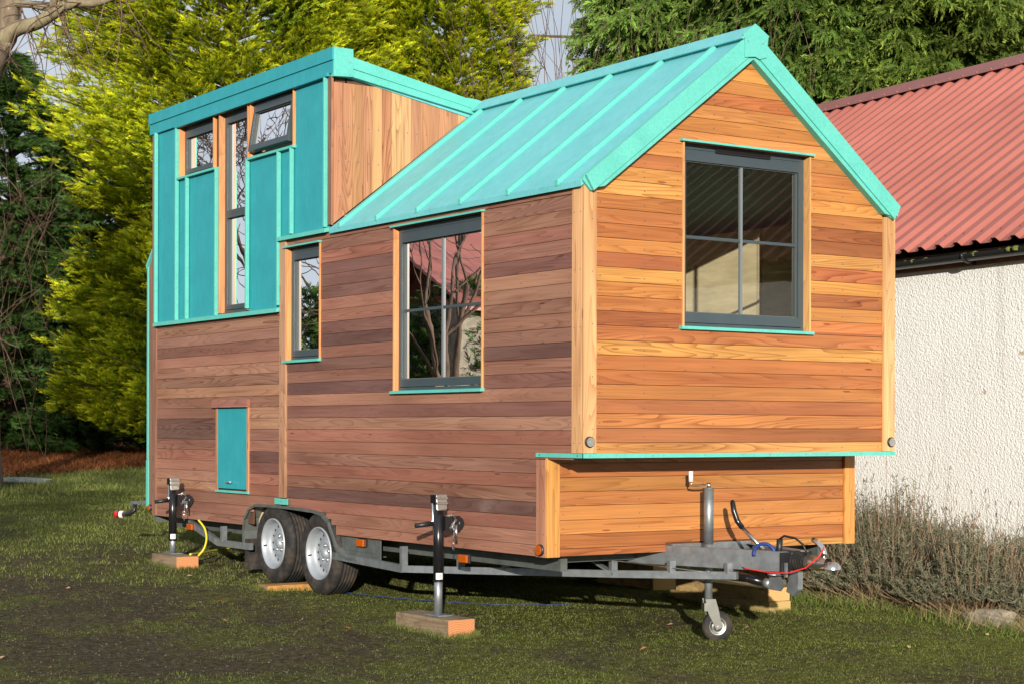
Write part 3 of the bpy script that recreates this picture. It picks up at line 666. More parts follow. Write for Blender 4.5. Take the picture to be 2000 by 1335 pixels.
# ridge cap
mb = MB(); h = .034
prof = [(1.155, rz(1.155)+h-.012), (1.148, rz(1.15)+h-.004), (1.148, rz(1.148)+h+.006), (1.25, rz(1.25)+h+.010), (1.352, rz(1.148)+h+.006), (1.352, rz(1.15)+h-.004), (1.345, rz(1.155)+h-.012), (1.25, rz(1.25)+h-.004)]
mb.prism([(x, -.062, z) for x, z in prof], (0, 3.01, 0))
# closure filler under the cap
mb.prism([(1.175, -.03, rz(1.175)), (1.175, -.03, rz(1.175)+h-.004), (1.25, -.03, rz(1.25)+h-.006), (1.325, -.03, rz(1.175)+h-.004), (1.325, -.03, rz(1.175)), (1.25, -.03, rz(1.25)-.01)], (0, 2.98, 0))
mb.build('ridge_cap', ['tealR'], roof)
# verge (barge) boards in two layers, both slopes
for side in (0, 1):
    fx = (lambda x: x) if side == 0 else (lambda x: 2.5-x)
    mb = MB()
    po = [(-.016, 2.640), (.040, 2.556), (1.25, 3.503-.018), (1.25, 3.622)]
    mb.prism([(fx(x), -.058, z) for x, z in po], (0, .020, 0))
    pi = [(.080, 2.5985), (.125, 2.610), (1.25, 3.443+.012), (1.25, 3.484)]
    pi = [(.068, 2.577), (.122, 2.5875), (1.25, 3.445), (1.25, 3.4845)]
    mb.prism([(fx(x), -.050, z) for x, z in pi], (0, .052, 0))
    # soffit return back to the wall
    so_ = [(-.016, 2.640), (-.022, 2.61), (.034, 2.556), (.075, 2.575), (1.25, 3.47), (1.25, 3.61)]
    mb.prism([(fx(x), -.037, z) for x, z in so_], (0, .036, 0))
    vb_ = mb.build('verge_board', ['teal'], roof, bevel=.0015)
mb = MB(); mb.prism([(1.167, -.0665, 3.447), (1.250, -.0665, 3.459), (1.285, -.0665, 3.447), (1.345, -.0665, 3.465), (1.345, -.0665, rz(1.345)-.01), (1.358, -.0665, 3.598), (1.25, -.0665, 3.660), (1.150, -.0665, 3.585), (1.167, -.0665, 3.555)], (0, .008, 0))
for x in (1.19, 1.31): mb.disc((x, -.0665, 3.545), (0, -1, 0), .005, .001, 8, mi=1)
mb.build('apex_plate', ['teal', 'zinc'], roof)
# teal drip strip under cantilever
mb = MB(); mb.box((-.010, -.022, 1.035), (2.510, -.0185, 1.060)); mb.box((-.010, -.022, 1.035), (-.0065, .447, 1.060)); mb.box((-.0065, -.0185, 1.035), (2.506, .02, 1.0385))
for x in (.04, .23, .5, .58, .9, 1.2, 1.42, 1.72, 1.9, 2.2, 2.48): mb.disc((x, -.022, 1.048), (0, -1, 0), .0055, .0012, 8, mi=1)
for y in (.03, .41): mb.disc((-.010, y, 1.048), (-1, 0, 0), .0055, .0012, 8, mi=1)
mb.build('drip_flashing', ['teal', 'zinc'], house)
# reflectors and marker lamps
def puck(c, nrm, r, mat, t=.014, name='reflector'):
    mb = MB(); n_ = Vector(nrm); mb.lathe(c, nrm, [(0, r+.003), (t*.7, r+.003), (t*.7, r), (t, r*.8), (t*1.05, 0)], 24, mi=0)
    mb.f = mb.f; mb.disc(Vector(c)+n_*t*.72, nrm, r*.93, t*.36, 24, mi=1); mb.disc(Vector(c)+n_*t*1.08, nrm, .005, .003, 8, mi=2)
    return mb.build(name, ['black', mat, 'zinc'], house)
puck((.038, -.0185, 1.127), (0, -1, 0), .029, 'zinc'); puck((2.468, -.0185, 1.121), (0, -1, 0), .029, 'zinc')
puck((-.006, .398, .487), (-1, 0, 0), .032, 'amber', .02); puck((-.008, 6.262, .510), (-1, 0, 0), .026, 'amber', .02)
mb = MB(); mb.box((-.022, 3.642, .632), (-.017, 3.858, .676))
for (y, z) in ((3.66, .66), (3.84, .66), (3.75, .655)): mb.disc((-.022, y, z), (-1, 0, 0), .004, .001, 6, mi=1)
mb.build('batten_plate', ['teal', 'screw'], house)
# hatch
mb = MB(); mb.box((-.006, 4.362, .722), (.004, 4.905, 1.352))
for z in (.74, 1.33):
    for y in (4.375, 4.892): mb.disc((-.006, y, z), (-1, 0, 0), .004, .001, 6, mi=1)
ht = mb.build('hatch', ['tealZ', 'screw'], house); ht['label'] = 'turquoise hatch door low in the side wall'
for (y0, y1) in ((4.905, 4.930), (4.337, 4.362)):
    mb = MB(); mb.box((-.012, y0+.0005, .708), (.004, y1-.0005, 1.360), col=(.46, .22, .11)); mb.build('hatch_frame', ['woodZ'], ht)
mb = MB(); mb.hexa([(-.034, 4.33, 1.362), (-.034, 4.985, 1.362), (.0, 4.985, 1.362), (.0, 4.33, 1.362), (-.020, 4.33, 1.425), (-.020, 4.985, 1.425), (.0, 4.985, 1.425), (.0, 4.33, 1.425)], col=(.30, .13, .095)); mb.build('hatch_lintel', ['woodY'], ht)
mb = MB(); mb.box((-.016, 4.335, .690), (.002, 4.932, .7075)); mb.build('hatch_sill', ['teal'], ht)
mb = MB(); mb.tube([(-.006, 4.66, .775), (-.03, 4.66, .775)], .006, 8); mb.tube([(-.03, 4.705, .778), (-.032, 4.66, .772), (-.03, 4.615, .775)], [.008, .005, .009], 8); mb.build('handle', ['chrome'], ht)

# windows ------------------------------------------------------------------------------------------
def window(fr, u0, u1, v0, v1, fu0, fu1, label, rec=.045, top=.085, sidew=.045, bot=.065, bars='', ax='Z', jam=(.62, .30, .12), transom=None, tilt=0, vent=False, flash=None, trimz=True):
    """opening u0..u1,v0..v1 ; frame occupies fu0..fu1 ; frame face at depth -rec"""
    root = None
    mb = MB()
    def bx(a0, a1, b0, b1, d0, d1, mi=0): mb.box(fr(a0, b0, d0), fr(a1, b1, d1), mi=mi)
    d0, d1 = -rec-.06, -rec
    # fixed outer frame
    bx(fu0, fu0+.022, v0, v1, d0, d1); bx(fu1-.022, fu1, v0, v1, d0, d1); bx(fu0+.022, fu1-.022, v1-.030, v1, d0, d1); bx(fu0+.022, fu1-.022, v0, v0+.022, d0, d1)
    # opening sash, slightly proud
    a0, a1, b0, b1 = fu0+.0235, fu1-.0235, v0+.026, v1-.033
    sd0, sd1 = -rec-.05, -rec+.006
    sb = len(mb.v)
    segs = [(b0, b1)] if transom is None else [(b0, transom-.0005), (transom+.0005, b1)]
    first = True
    for (s0, s1) in segs:
        tt = top-.033 if s1 == b1 else .030; bb = bot-.026 if s0 == b0 else .030
        bx(a0, a0+sidew-.022, s0, s1, sd0, sd1); bx(a1-sidew+.022, a1, s0, s1, sd0, sd1)
        bx(a0+sidew-.022, a1-sidew+.022, s1-tt, s1, sd0, sd1-.0005); bx(a0+sidew-.022, a1-sidew+.022, s0, s0+bb, sd0, sd1-.0005)
        # pale seal line round the glass
        g0, g1, h0, h1 = a0+sidew-.022, a1-sidew+.022, s0+bb, s1-tt
        bx(g0, g0+.006, h0, h1, sd0+.004, sd1-.016, 1); bx(g1-.006, g1, h0, h1, sd0+.004, sd1-.016, 1); bx(g0+.006, g1-.006, h1-.006, h1, sd0+.004, sd1-.016, 1); bx(g0+.006, g1-.006, h0, h0+.006, sd0+.004, sd1-.016, 1)
        if first: G = (g0, g1, h0, h1); first = False
        else: G2 = (g0, g1, h0, h1)
    sash_end = len(mb.v)
    if tilt:
        piv = Vector(fr(0, b1, sd0)); axis = (Vector(fr(1, 0, 0))-Vector(fr(0, 0, 0))).normalized()
        Mx = Matrix.Rotation(tilt, 3, axis)
        for i in range(sb, sash_end): v = Mx @ (Vector(mb.v[i])-piv)+piv; mb.v[i] = tuple(v)
    root = mb.build('window', ['navy', 'seal'], house); root['label'] = label
    gs = [G] if transom is None else [G, G2]
    for (g0, g1, h0, h1) in gs:
        q = [Vector(fr(g0, h0, -rec-.022)), Vector(fr(g1, h0, -rec-.022)), Vector(fr(g1, h1, -rec-.022)), Vector(fr(g0, h1, -rec-.022))]
        if tilt: q = [Mx @ (p-piv)+piv for p in q]
        p = MB(); p.add(q, [(0, 1, 2, 3)]); p.build('pane', ['glass'], root, fix=False)
    g0, g1, h0, h1 = G
    if bars:
        m2 = MB(); cu, cv = (g0+g1)/2, (h0+h1)/2; w_ = .009
        m2.box(fr(cu-w_, h0, -rec-.030), fr(cu+w_, h1, -rec-.012)); m2.build('glazing_bar', ['bar'], root)
        m2 = MB(); m2.box(fr(g0, cv-w_, -rec-.0295), fr(cu-w_-.0003, cv+w_, -rec-.0125), mi=0); m2.box(fr(cu+w_+.0003, cv-w_, -rec-.0295), fr(g1, cv+w_, -rec-.0125)); m2.build('glazing_bar', ['navy'], root)
    # timber reveals standing in the opening
    for (p0, p1) in ((u0, u0+.012), (u1-.012, u1)):
        m2 = MB(); m2.box(fr(p0, v0, -.115), fr(p1, v1, .010), col=jit(jam, .04), rnd=(.3, .3, .8)); m2.build('reveal', ['woodZ'], root)
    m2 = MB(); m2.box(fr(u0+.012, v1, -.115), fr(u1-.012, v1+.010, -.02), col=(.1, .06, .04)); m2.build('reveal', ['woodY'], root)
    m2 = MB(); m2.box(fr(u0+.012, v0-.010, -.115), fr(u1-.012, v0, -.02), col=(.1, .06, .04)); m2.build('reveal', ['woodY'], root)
    if vent:
        m2 = MB(); c = (fu0+fu1)/2; m2.box(fr(c-.23, v1-.040, -rec+.0065), fr(c+.21, v1-.014, -rec+.022)); m2.build('trickle_vent', ['blackpaint'], root, bevel=.004)
    if flash:
        f0, f1, zt, zb = flash
        for (z, nm, s) in ((zt, 'lintel_flashing', 1), (zb, 'sill', 0)):
            if z is None: continue
            m2 = MB(); P_ = .030
            pts = [fr(f0, z-.012, P_), fr(f1, z-.012, P_), fr(f1, z-.006, -.05), fr(f0, z-.006, -.05), fr(f0, z, P_), fr(f1, z, P_), fr(f1, z+.012, -.05), fr(f0, z+.012, -.05)]
            if s == 0: pts = [fr(f0, z-.020, P_), fr(f1, z-.020, P_), fr(f1, z-.018, -.05), fr(f0, z-.018, -.05), fr(f0, z-.002, P_), fr(f1, z-.002, P_), fr(f1, z+.006, -.05), fr(f0, z+.006, -.05)]
            m2.hexa(pts); m2.build(nm, ['teal'], root)
    return root
window(F_, .733, 1.768, 1.812, 2.905, .746, 1.755, 'gable window with four panes and a black trickle vent', rec=.045, top=.10, sidew=.048, bot=.085, bars='x', vent=True, flash=(.712, 1.782, 2.918, 1.812), jam=(.64, .34, .14))
window(S_, 1.030, 2.125, 1.452, 2.535, 1.043, 2.112, 'four-pane window in the middle of the long side wall', rec=.028, top=.10, sidew=.046, bot=.075, bars='x', flash=(1.020, 2.136, 2.550, 1.452))
window(S_, 3.168, 3.700, 1.700, 2.530, 3.181, 3.687, 'narrow single-pane side window', rec=.028, top=.09, sidew=.05, bot=.07, flash=(3.160, 3.728, 2.544, 1.702))
window(S_, 4.990, 5.680, 3.285, 3.700, 5.003, 5.667, 'small closed window high in the tower', rec=.04, top=.09, sidew=.045, bot=.06, flash=(4.935, 5.708, None, 3.285), jam=(.60, .27, .11))
window(S_, 4.360, 4.890, 2.110, 3.700, 4.373, 4.877, 'tall slim tower window divided by a crossbar', rec=.04, top=.08, sidew=.05, bot=.06, transom=2.896, jam=(.56, .27, .12))
window(S_, 3.590, 4.330, 3.285, 3.700, 3.603, 4.317, 'small tower window pushed open at the bottom', rec=.02, top=.085, sidew=.05, bot=.07, tilt=R(9), flash=(3.566, 4.335, None, 3.283), jam=(.60, .27, .11))
#@@TRAILER
# wheels -------------------------------------------------------------------------------------------
def wheel(cy, outer, cz=.30, r=.300):
    s = -1 if outer < 1 else 1
    mb = MB(); ax = (s, 0, 0); c = (outer, cy, cz)
    prof = [(-.012, .190), (-.004, .200), (.004, .225), (.006, .255), (-.004, .278), (-.016, .291), (-.030, .297)]
    g = -.030
    for k in range(5):
        a = -.036-k*.026; prof += [(a, .2985), (a-.018, .2995 if k in (1, 2, 3) else .298), (a-.019, .292), (a-.025, .292)]
    prof += [(-.172, .297), (-.186, .288), (-.196, .255), (-.192, .2), (-.19, .19)]
    # stepped bead between
    mb.lathe(c, ax, prof, 48)
    t = mb.build('wheel', ['rubber'], house)
    t.name = 'wheel'
    mb = MB()
    rp = [(-.010, .192), (.001, .191), (.003, .184), (-.010, .178), (-.020, .172), (-.030, .168), (-.052, .166), (-.064, .160), (-.074, .150), (-.076, .135), (-.070, .118), (-.066, .100), (-.058, .088), (-.054, .080), (-.060, .070), (-.062, .045), (-.062, .036), (-.045, .034), (-.038, .028), (-.036, 0)]
    mb.lathe(c, ax, rp, 48, mi=0)
    for k in range(16):
        a = 2*math.pi*k/16; y = cy+.133*math.cos(a); z = cz+.133*math.sin(a)
        d = Vector((0, math.cos(a), math.sin(a))); tt = Vector((0, -math.sin(a), math.cos(a)))
        cc = Vector((outer-s*.0735, y, z)); mb.prism([cc+d*.014*math.cos(q)+tt*.0085*math.sin(q) for q in np.linspace(0, 2*math.pi, 10, endpoint=False)], (s*.001, 0, 0), mi=1)  # dark discs laid on the rim stand in for its shaded slots
    for k in range(5):
        a = 2*math.pi*k/5+.3; mb.lathe((outer-s*.062, cy+.056*math.cos(a), cz+.056*math.sin(a)), ax, [(0, .013), (.010, .012), (.014, .007), (.014, 0)], 8, mi=2)
    mb.tube([(outer-s*.03, cy+.16, cz-.02), (outer+s*.0, cy+.150, cz-.022)], .005, 6, mi=3)
    mb.build('rim', ['rim', 'dark', 'zinc', 'black'], t)
    return t
for y in (3.179, 3.909):
    z = .30 if y < 3.5 else .330
    wheel(y, -.012, z); wheel(y, 2.512, z)
# mudguards
def mudguard(x0, x1, lip):
    P = [(4.405, .29), (4.415, .40), (4.385, .50), (4.315, .575), (4.20, .612), (4.0, .616), (3.6, .614), (3.25, .604), (3.12, .585), (3.02, .53), (2.95, .44), (2.90, .36), (2.84, .315), (2.74, .295), (2.60, .30)]
    mb = MB(); t = .006
    for i in range(len(P)-1):
        a = Vector((0, *P[i])); b = Vector((0, *P[i+1])); d = (b-a).normalized(); n = Vector((0, -d.z, d.y)); n = n if n.z > 0 or abs(n.z) < 1e-6 else -n
        if i < 2: n = Vector((0, 1, 0))
        X0, X1 = Vector((x0, 0, 0)), Vector((x1, 0, 0))
        mb.hexa([a+X0, a+X1, b+X1, b+X0, a+X0+n*t, a+X1+n*t, b+X1+n*t, b+X0+n*t])
        mb.hexa([a+X0-n*.014, a+X0-n*.014+Vector((.006, 0, 0)), b+X0-n*.014+Vector((.006, 0, 0)), b+X0-n*.014, a+X0, a+X0+Vector((.006, 0, 0)), b+X0+Vector((.006, 0, 0)), b+X0])
    return mb.build('mudguard', ['galvd'], house)
mg = mudguard(-.022, .22, 1); mg['label'] = 'galvanised mudguard over the near wheels'
mb = MB(); mb.box((.03, 2.35, .30), (.036, 2.93, .44)); mb.box((.026, 2.44, .345), (.03, 2.86, .395)); mb.build('mudguard_plate', ['galvd'], mg)
mb = MB(); mb.box((.0, 4.40, .10), (.19, 4.412, .34)); mb.build('mud_flap', ['rubber'], mg)
mb = MB(); mb.box((.235, 2.85, .25), (.245, 4.42, .605)); mb.build('wheel_arch_liner', ['dark'], house)
# axles, chassis
mb = MB()
for y in (3.179, 3.909): mb.tube([(.15, y, .28), (2.35, y, .28)], .035, 8)
for x in (.20, 2.30): mb.bar((x, .45, .40), (x, 6.25, .40), .05, .10)
for y in np.arange(.6, 6.2, .7): mb.bar((.2, y, .42), (2.3, y, .42), .04, .06)
mb.bar((.02, 6.235, .418), (2.48, 6.235, .418), .02, .06);
mb.build('chassis', ['galvd'], house)
def lamp(c, label, s=(.02, .05, .025), amber=True):
    mb = MB(); x, y, z = c; mb.box((x-.004, y-s[1]-.004, z-s[2]-.004), (x+.016, y+s[1]+.004, z+s[2]+.004), mi=1); mb.box((x-.022, y-s[1], z-s[2]), (x-.0045, y+s[1], z+s[2]))
    o = mb.build('marker_lamp', ['amber', 'black'], house, bevel=.005); return o
lamp((.01, 2.575, .41), ''); lamp((-.0, 1.24, .385), ''); lamp((.0, 5.43, .385), '')
# lower truss chord
mb = MB()
def chord(P, w_=.035, h_=.05, par=None):
    for a, b in zip(P, P[1:]): mb.bar(a, b, w_, h_)
A0 = (.02, 5.50, .415); A1 = (.0, 4.884, .285); A2 = (.0, 4.3, .285); A3 = (.0, 2.95, .30); A4 = (.0, 1.99, .27); A5 = (.70, .60, .303); A6 = (1.06, -.13, .328)
chord([A0, A1, A2]); mb.bar((0, 4.80, .30), (0, 4.80, .42), .045, .03, up=(0, 1, 0)); mb.build('truss_rail', ['galv'], house); mb = MB(); chord([A3, A4]); mb.bar(A4, A5, .035, .045); mb.bar(A5, A6, .035, .045)
for (x, y, z0) in ((0, 1.99, .29), (.20, 1.6, .29), (.35, 1.30, .30), (.52, .95, .31), (.70, .62, .32), (.87, .26, .33), (1.035, -.08, .34)):
    mb.bar((x, y, z0), (x, y, .42 if y > .3 else .40), .045, .03, up=(0, 1, 0))
mb.bar((.70, .60, .30), (.62, .92, .44), .045, .012)
tr_ = mb.build('truss_rail', ['galv'], house)
# drawbar
def cchan(a, b, h_, w_, face):
    mb = MB(); a = Vector(a); b = Vector(b); d = (b-a).normalized(); s_ = d.cross(Vector((0, 0, 1))).normalized()*face
    mb.bar(a, b, .006, h_); 
    for zz in (-h_/2+.003, h_/2-.003): mb.bar(a+s_*w_/2+Vector((0, 0, zz)), b+s_*w_/2+Vector((0, 0, zz)), w_, .006)
    return mb
mb = cchan((.20, 2.74, .425), (1.150, -.43, .425), .118, .05, -1); mb.box((1.128, -.436, .370), (1.21, -.428, .48), mi=1)
db = mb.build('drawbar', ['galv', 'black'], house)
mb = cchan((2.30, 2.74, .425), (1.350, -.43, .425), .118, .05, 1); mb.box((1.29, -.436, .370), (1.372, -.428, .48), mi=1)
mb.build('drawbar', ['galv', 'black'], house)
mb = MB(); mb.bar((.93, .33, .47), (1.57, .33, .47), .02, .05); mb.build('drawbar_crossbar', ['galv'], house); mb = MB(); mb.box((1.15, -.42, .455), (1.35, -.18, .463)); mb.box((1.17, -.40, .38), (1.33, -.28, .45)); mb.build('drawbar_plate', ['galv'], house)
# coupling: shaft, bellows, head, lever
mb = MB(); ax = (0, -1, 0); c = (1.25, -.40, .425)
mb.lathe(c, ax, [(0, .034), (.06, .036)], 20)
cp = mb.build('coupling', ['zinc'], house)
mb = MB(); pr = [(.02, .030)]
for k in range(6): pr += [(.03+k*.021, .052-.001*k), (.040+k*.021, .057-.0015*k), (.048+k*.021, .043-.001*k)]
pr += [(.165, .030)]; mb.lathe(c, ax, pr, 24); mb.build('bellows', ['rubber'], cp)
mb = MB(); mb.lathe(c, ax, [(.155, .036), (.17, .042), (.22, .044), (.27, .038), (.30, .034)], 16)
mb.lathe((1.25, -.735, .412), (0, 0, 1), [(-.018, .048), (-.016, .052), (.006, .046), (.020, .034), (.028, .02), (.030, 0)], 24)
mb.hexa([(1.215, -.72, .398), (1.285, -.72, .398), (1.28, -.64, .398), (1.22, -.64, .398), (1.222, -.72, .430), (1.278, -.72, .430), (1.275, -.64, .450), (1.225, -.64, .450)])
mb.build('coupling_head', ['zinc'], cp, bevel=.002)
mb = MB(); mb.tube([(1.25, -.655, .44), (1.25, -.668, .485), (1.25, -.655, .515), (1.25, -.615, .545), (1.25, -.575, .562)], [.016, .017, .017, .016, .014], 10); mb.build('coupling_lever', ['chrome'], cp)
mb = MB(); mb.tube([(1.18, -.36, .45), (1.18, -.37, .555)], .019, 10); mb.tube([(1.18, -.37, .555), (1.185, -.40, .575), (1.20, -.48, .565), (1.215, -.53, .53), (1.22, -.56, .475)], .007, 6)
mb.build('plug_and_lead', ['black'], cp)
mb = MB(); mb.tube([Vector((1.12+.055*math.cos(a)*.6, -.30-.055*math.cos(a), .465+.06*math.sin(a))) for a in np.linspace(-.2, 3.4, 18)], .011, 8); mb.build('coiled_lead', ['blue'], cp)
mb = MB(); mb.tube([(1.24, -.68, .545-.02), (1.22, -.66, .47), (1.17, -.60, .40), (1.12, -.50, .365), (1.09, -.42, .362), (1.06, -.34, .368), (1.05, -.22, .375), (1.07, -.16, .38)], .0042, 6); mb.build('breakaway_cable', ['red'], cp)
# brake lever and cam under the drawbar
mb = MB(); mb.tube([(1.30, -.10, .47), (1.275, -.02, .54), (1.25, .04, .60)], .012, 8); mb.tube([(1.25, .04, .60), (1.235, .07, .64), (1.225, .09, .70), (1.222, .10, .755), (1.222, .105, .765)], [.017, .018, .018, .016, .010], 10, mi=1)
mb.build('brake_lever', ['zinc', 'blackpaint'], house)
mb = MB(); mb.tube([(1.12, -.02, .325), (1.20, -.22, .285)], .026, 12, mi=1); mb.tube([(1.20, -.22, .285), (1.21, -.26, .28)], .030, 12)
mb.prism([(1.19, -.26, .25), (1.19, -.36, .245), (1.19, -.40, .29), (1.19, -.36, .335), (1.19, -.32, .38), (1.19, -.22, .38), (1.19, -.27, .32)], (.012, 0, 0))
mb.prism([(1.24, -.36, .24), (1.24, -.42, .22), (1.24, -.46, .26), (1.24, -.46, .38), (1.24, -.40, .38)], (.04, 0, 0)); mb.box((1.15, -.455, .335), (1.165, -.440, .42)); mb.tube([(1.15, -.30, .34), (1.25, -.34, .335)], .008, 6)
mb.build('brake_linkage', ['galv', 'blackpaint'], house)
mb = MB(); mb.tube([(.62, .8, .40), (.93, .1, .345), (1.10, -.06, .33)], .004, 6); mb.build('brake_rod', ['zinc'], house)
# jockey wheel
jx, jy = 1.108, .190
mb = MB(); mb.tube([(jx, jy, .50), (jx, jy, .840)], .030, 20); mb.tube([(jx, jy, .840), (jx, jy, .843)], .031, 20); mb.tube([(jx, jy, .105), (jx, jy, .52)], .0245, 20); mb.box((jx-.04, jy-.04, .455), (jx+.0, jy+.04, .475))
jk = mb.build('jockey_wheel', ['galv'], house); jk['label'] = 'galvanised jockey wheel stand with white crank grip'
mb = MB(); mb.tube([(jx, jy, .843), (jx, jy, .872)], .012, 10); mb.tube([(jx, jy, .862), (jx-.08, jy+.02, .856), (jx-.115, jy+.03, .858), (jx-.118, jy+.03, .880)], .006, 8); mb.tube([(jx-.118, jy+.03, .880), (jx-.118, jy+.03, .945)], .014, 12, mi=1); mb.build('crank', ['zinc', 'white'], jk)
wx, wy, wz = jx+.075, jy-.02, gz(0, .1)+.095
mb = MB(); fwd = Vector((.55, -.25, 0)).normalized(); axl = Vector((.42, .91, 0)).normalized(); fwd = Vector((.91, -.42, 0)); wc = Vector((jx, jy, wz))+fwd*.055
mb.lathe(wc, -axl, [(-.024, .055), (-.024, .082), (-.014, .094), (0, .096), (.014, .094), (.024, .082), (.024, .055)], 32); mb.build('jockey_tyre', ['rubber'], jk)
mb = MB(); mb.lathe(wc, -axl, [(.020, .058), (.024, .056), (.010, .045), (.010, .02), (.028, .018), (.032, .010), (.032, 0)], 24); mb.lathe(wc, axl, [(.020, .058), (.024, .056), (.010, .045), (.010, .02), (.028, .018), (.032, 0)], 24); mb.build('jockey_rim', ['zinc'], jk)
mb = MB()
for s in (-.034, .034):
    o_ = -axl*s; top = Vector((jx, jy, wz+.17))+o_-fwd*.03
    mb.prism([top, Vector((jx, jy, wz+.17))+o_+fwd*.035, Vector((jx, jy, wz+.10))+o_+fwd*.055, wc+o_+fwd*.022+Vector((0, 0, -.005)), wc+o_-fwd*.012+Vector((0, 0, -.02)), Vector((jx, jy, wz+.08))+o_-fwd*.01], -axl*.004*(1 if s > 0 else -1))
mb.bar(Vector((jx, jy, wz+.12))-axl*.034-fwd*.01, Vector((jx, jy, wz+.12))+axl*.034-fwd*.01, .05, .05); mb.tube([wc-axl*.042, wc+axl*.042], .007, 8)
mb.build('wheel_fork', ['zinc'], jk)
# corner jacks
def jack(x, y, zf, tilt=0, lab='', steel=.19):
    mb = MB(); zt = .775; mb.tube([(x, y, zf+.008), (x, y, zf+steel+.05)], .0265, 18); mb.box((x-.05, y-.085, zf), (x+.05, y+.085, zf+.008))
    root = mb.build('corner_jack', ['galv'], house); root['label'] = lab
    mb = MB(); mb.tube([(x, y, zf+steel), (x, y, .745)], .032, 20); mb.disc((x, y, zf+steel-.004), (0, 0, 1), .034, .012, 20); mb.box((x+.02, y-.05, .565), (x+.13, y-.02, .655)); mb.build('jack_tube', ['blackpaint'], root)
    mb = MB(); mb.box((x-.036, y-.036, .735), (x+.036, y+.040, .788), mi=1); mb.prism([(x-.04, y-.037, .790), (x-.04, y-.037, .700), (x-.032, y-.046, .692), (x+.032, y-.046, .692), (x+.04, y-.037, .700), (x+.04, y-.037, .790)], (0, .006, 0)) ; mb.box((x-.04, y-.05, .762), (x+.04, y-.0375, .776)); mb.box((x-.04, y-.05, .729), (x+.04, y-.0375, .745)); mb.box((x-.038, y-.037, .7885), (x+.038, y+.02, .793)); mb.build('jack_head', ['zinc', 'blackpaint'], root, bevel=.002)
    mb = MB(); mb.tube([(x, y+.04, .765), (x, y+.055, .765), (x-.004, y+.060, .755), (x-.015, y+.045, .62), (x-.017, y+.043, .600)], .0075, 8); mb.tube([(x-.012, y+.045, .607), (x-.125, y+.075, .595)], .0155, 12, mi=1); mb.build('crank', ['chrome', 'black'], root)
    mb = MB(); mb.disc((x+.12, y-.03, .61), (-.3, -1, 0), .042, .012, 20); mb.disc((x+.118, y-.045, .61), (-.3, -1, 0), .010, .004, 10, mi=1); mb.tube([(x+.10, y-.05, .60), (x+.10, y-.05, .50)], .008, 8, mi=1); mb.build('swivel_mount', ['blackpaint', 'zinc'], root)
    mb = MB()
    path = [(x+.035, y-.04, .655), (x+.07, y-.06, .665), (x+.09, y-.06, .63), (x+.06, y-.06, .60), (x+.05, y-.06, .58), (x+.075, y-.06, .60), (x+.08, y-.06, .56), (x+.072, y-.06, .52), (x+.073, y-.06, .47), (x+.071, y-.06, .44)]
    pv = [Vector(p) for p in path]; L = []
    for a, b in zip(pv, pv[1:]):
        n = max(1, int((b-a).length/.013)); L += [a+(b-a)*i/n for i in range(n)]
    for i, p in enumerate(L):
        q = L[min(i+1, len(L)-1)]; d = (q-p) if (q-p).length > 1e-5 else Vector((0, 0, -.01)); dd = d.normalized(); s_ = dd.cross(Vector((1, 0, 0) if i % 2 else (0, 1, 0)))
        s_ = (s_.normalized() if s_.length > .1 else Vector((0, 0, 1)))*.0045; k = dd*.009
        ring = [p-k*.4+s_, p+k+s_, p+k*1.4, p+k-s_, p-k*.4-s_, p-k*.8, p-k*.4+s_]; mb.tube(ring, .0018, 4, caps=False)
    mb.build('chain', ['chrome'], root)
    mb = MB(); pz = zf+steel+.012
    for k in range(9):
        a0 = -2.6+k*.16; a1 = a0+.16
        mb.add([(x+.0328*math.cos(a0), y+.0328*math.sin(a0), pz), (x+.0328*math.cos(a1), y+.0328*math.sin(a1), pz), (x+.0328*math.cos(a1), y+.0328*math.sin(a1), pz+.040), (x+.0328*math.cos(a0), y+.0328*math.sin(a0), pz+.040)], [(0, 1, 2, 3)], mi=0)
    for k in range(6):
        a0 = -2.15+k*.12; a1 = a0+(.03 if k % 2 else .06)
        mb.add([(x+.0333*math.cos(a0), y+.0333*math.sin(a0), pz+.008), (x+.0333*math.cos(a1), y+.0333*math.sin(a1), pz+.008), (x+.0333*math.cos(a1), y+.0333*math.sin(a1), pz+.032), (x+.0333*math.cos(a0), y+.0333*math.sin(a0), pz+.032)], [(0, 1, 2, 3)], mi=1)
    mb.build('barcode_sticker', ['barcode', 'black'], root, fix=False)
    return root
jack(-.175, 1.27, .035, lab='corner jack on the block nearer the front', steel=.215); jack(-.175, 5.40, .172, lab='corner jack on the block by the rear corner', steel=.11)
# tail lamp arm
mb = MB(); mb.bar((.06, 6.33, .556), (.03, 6.80, .532), .03, .03); mb.tube([(.035, 6.72, .52), (.02, 6.70, .47), (.0, 6.76, .435), (-.03, 6.86, .428)], .020, 10, mi=1)
ta = mb.build('tail_lamp_arm', ['galv', 'black'], house)
mb = MB(); mb.lathe((-.03, 6.86, .428), (-.55, .84, 0), [(-.005, .028), (.03, .034), (.035, .034)], 16, mi=2); mb.lathe((-.03, 6.86, .428), (-.55, .84, 0), [(.035, .033), (.07, .032), (.075, .0)], 16, mi=1); mb.lathe((-.03, 6.86, .428), (.55, -.84, 0), [(-.02, .033), (.008, .033), (.012, 0)], 16, mi=0)
mb.build('tail_lamp', ['clear', 'redl', 'black'], ta)
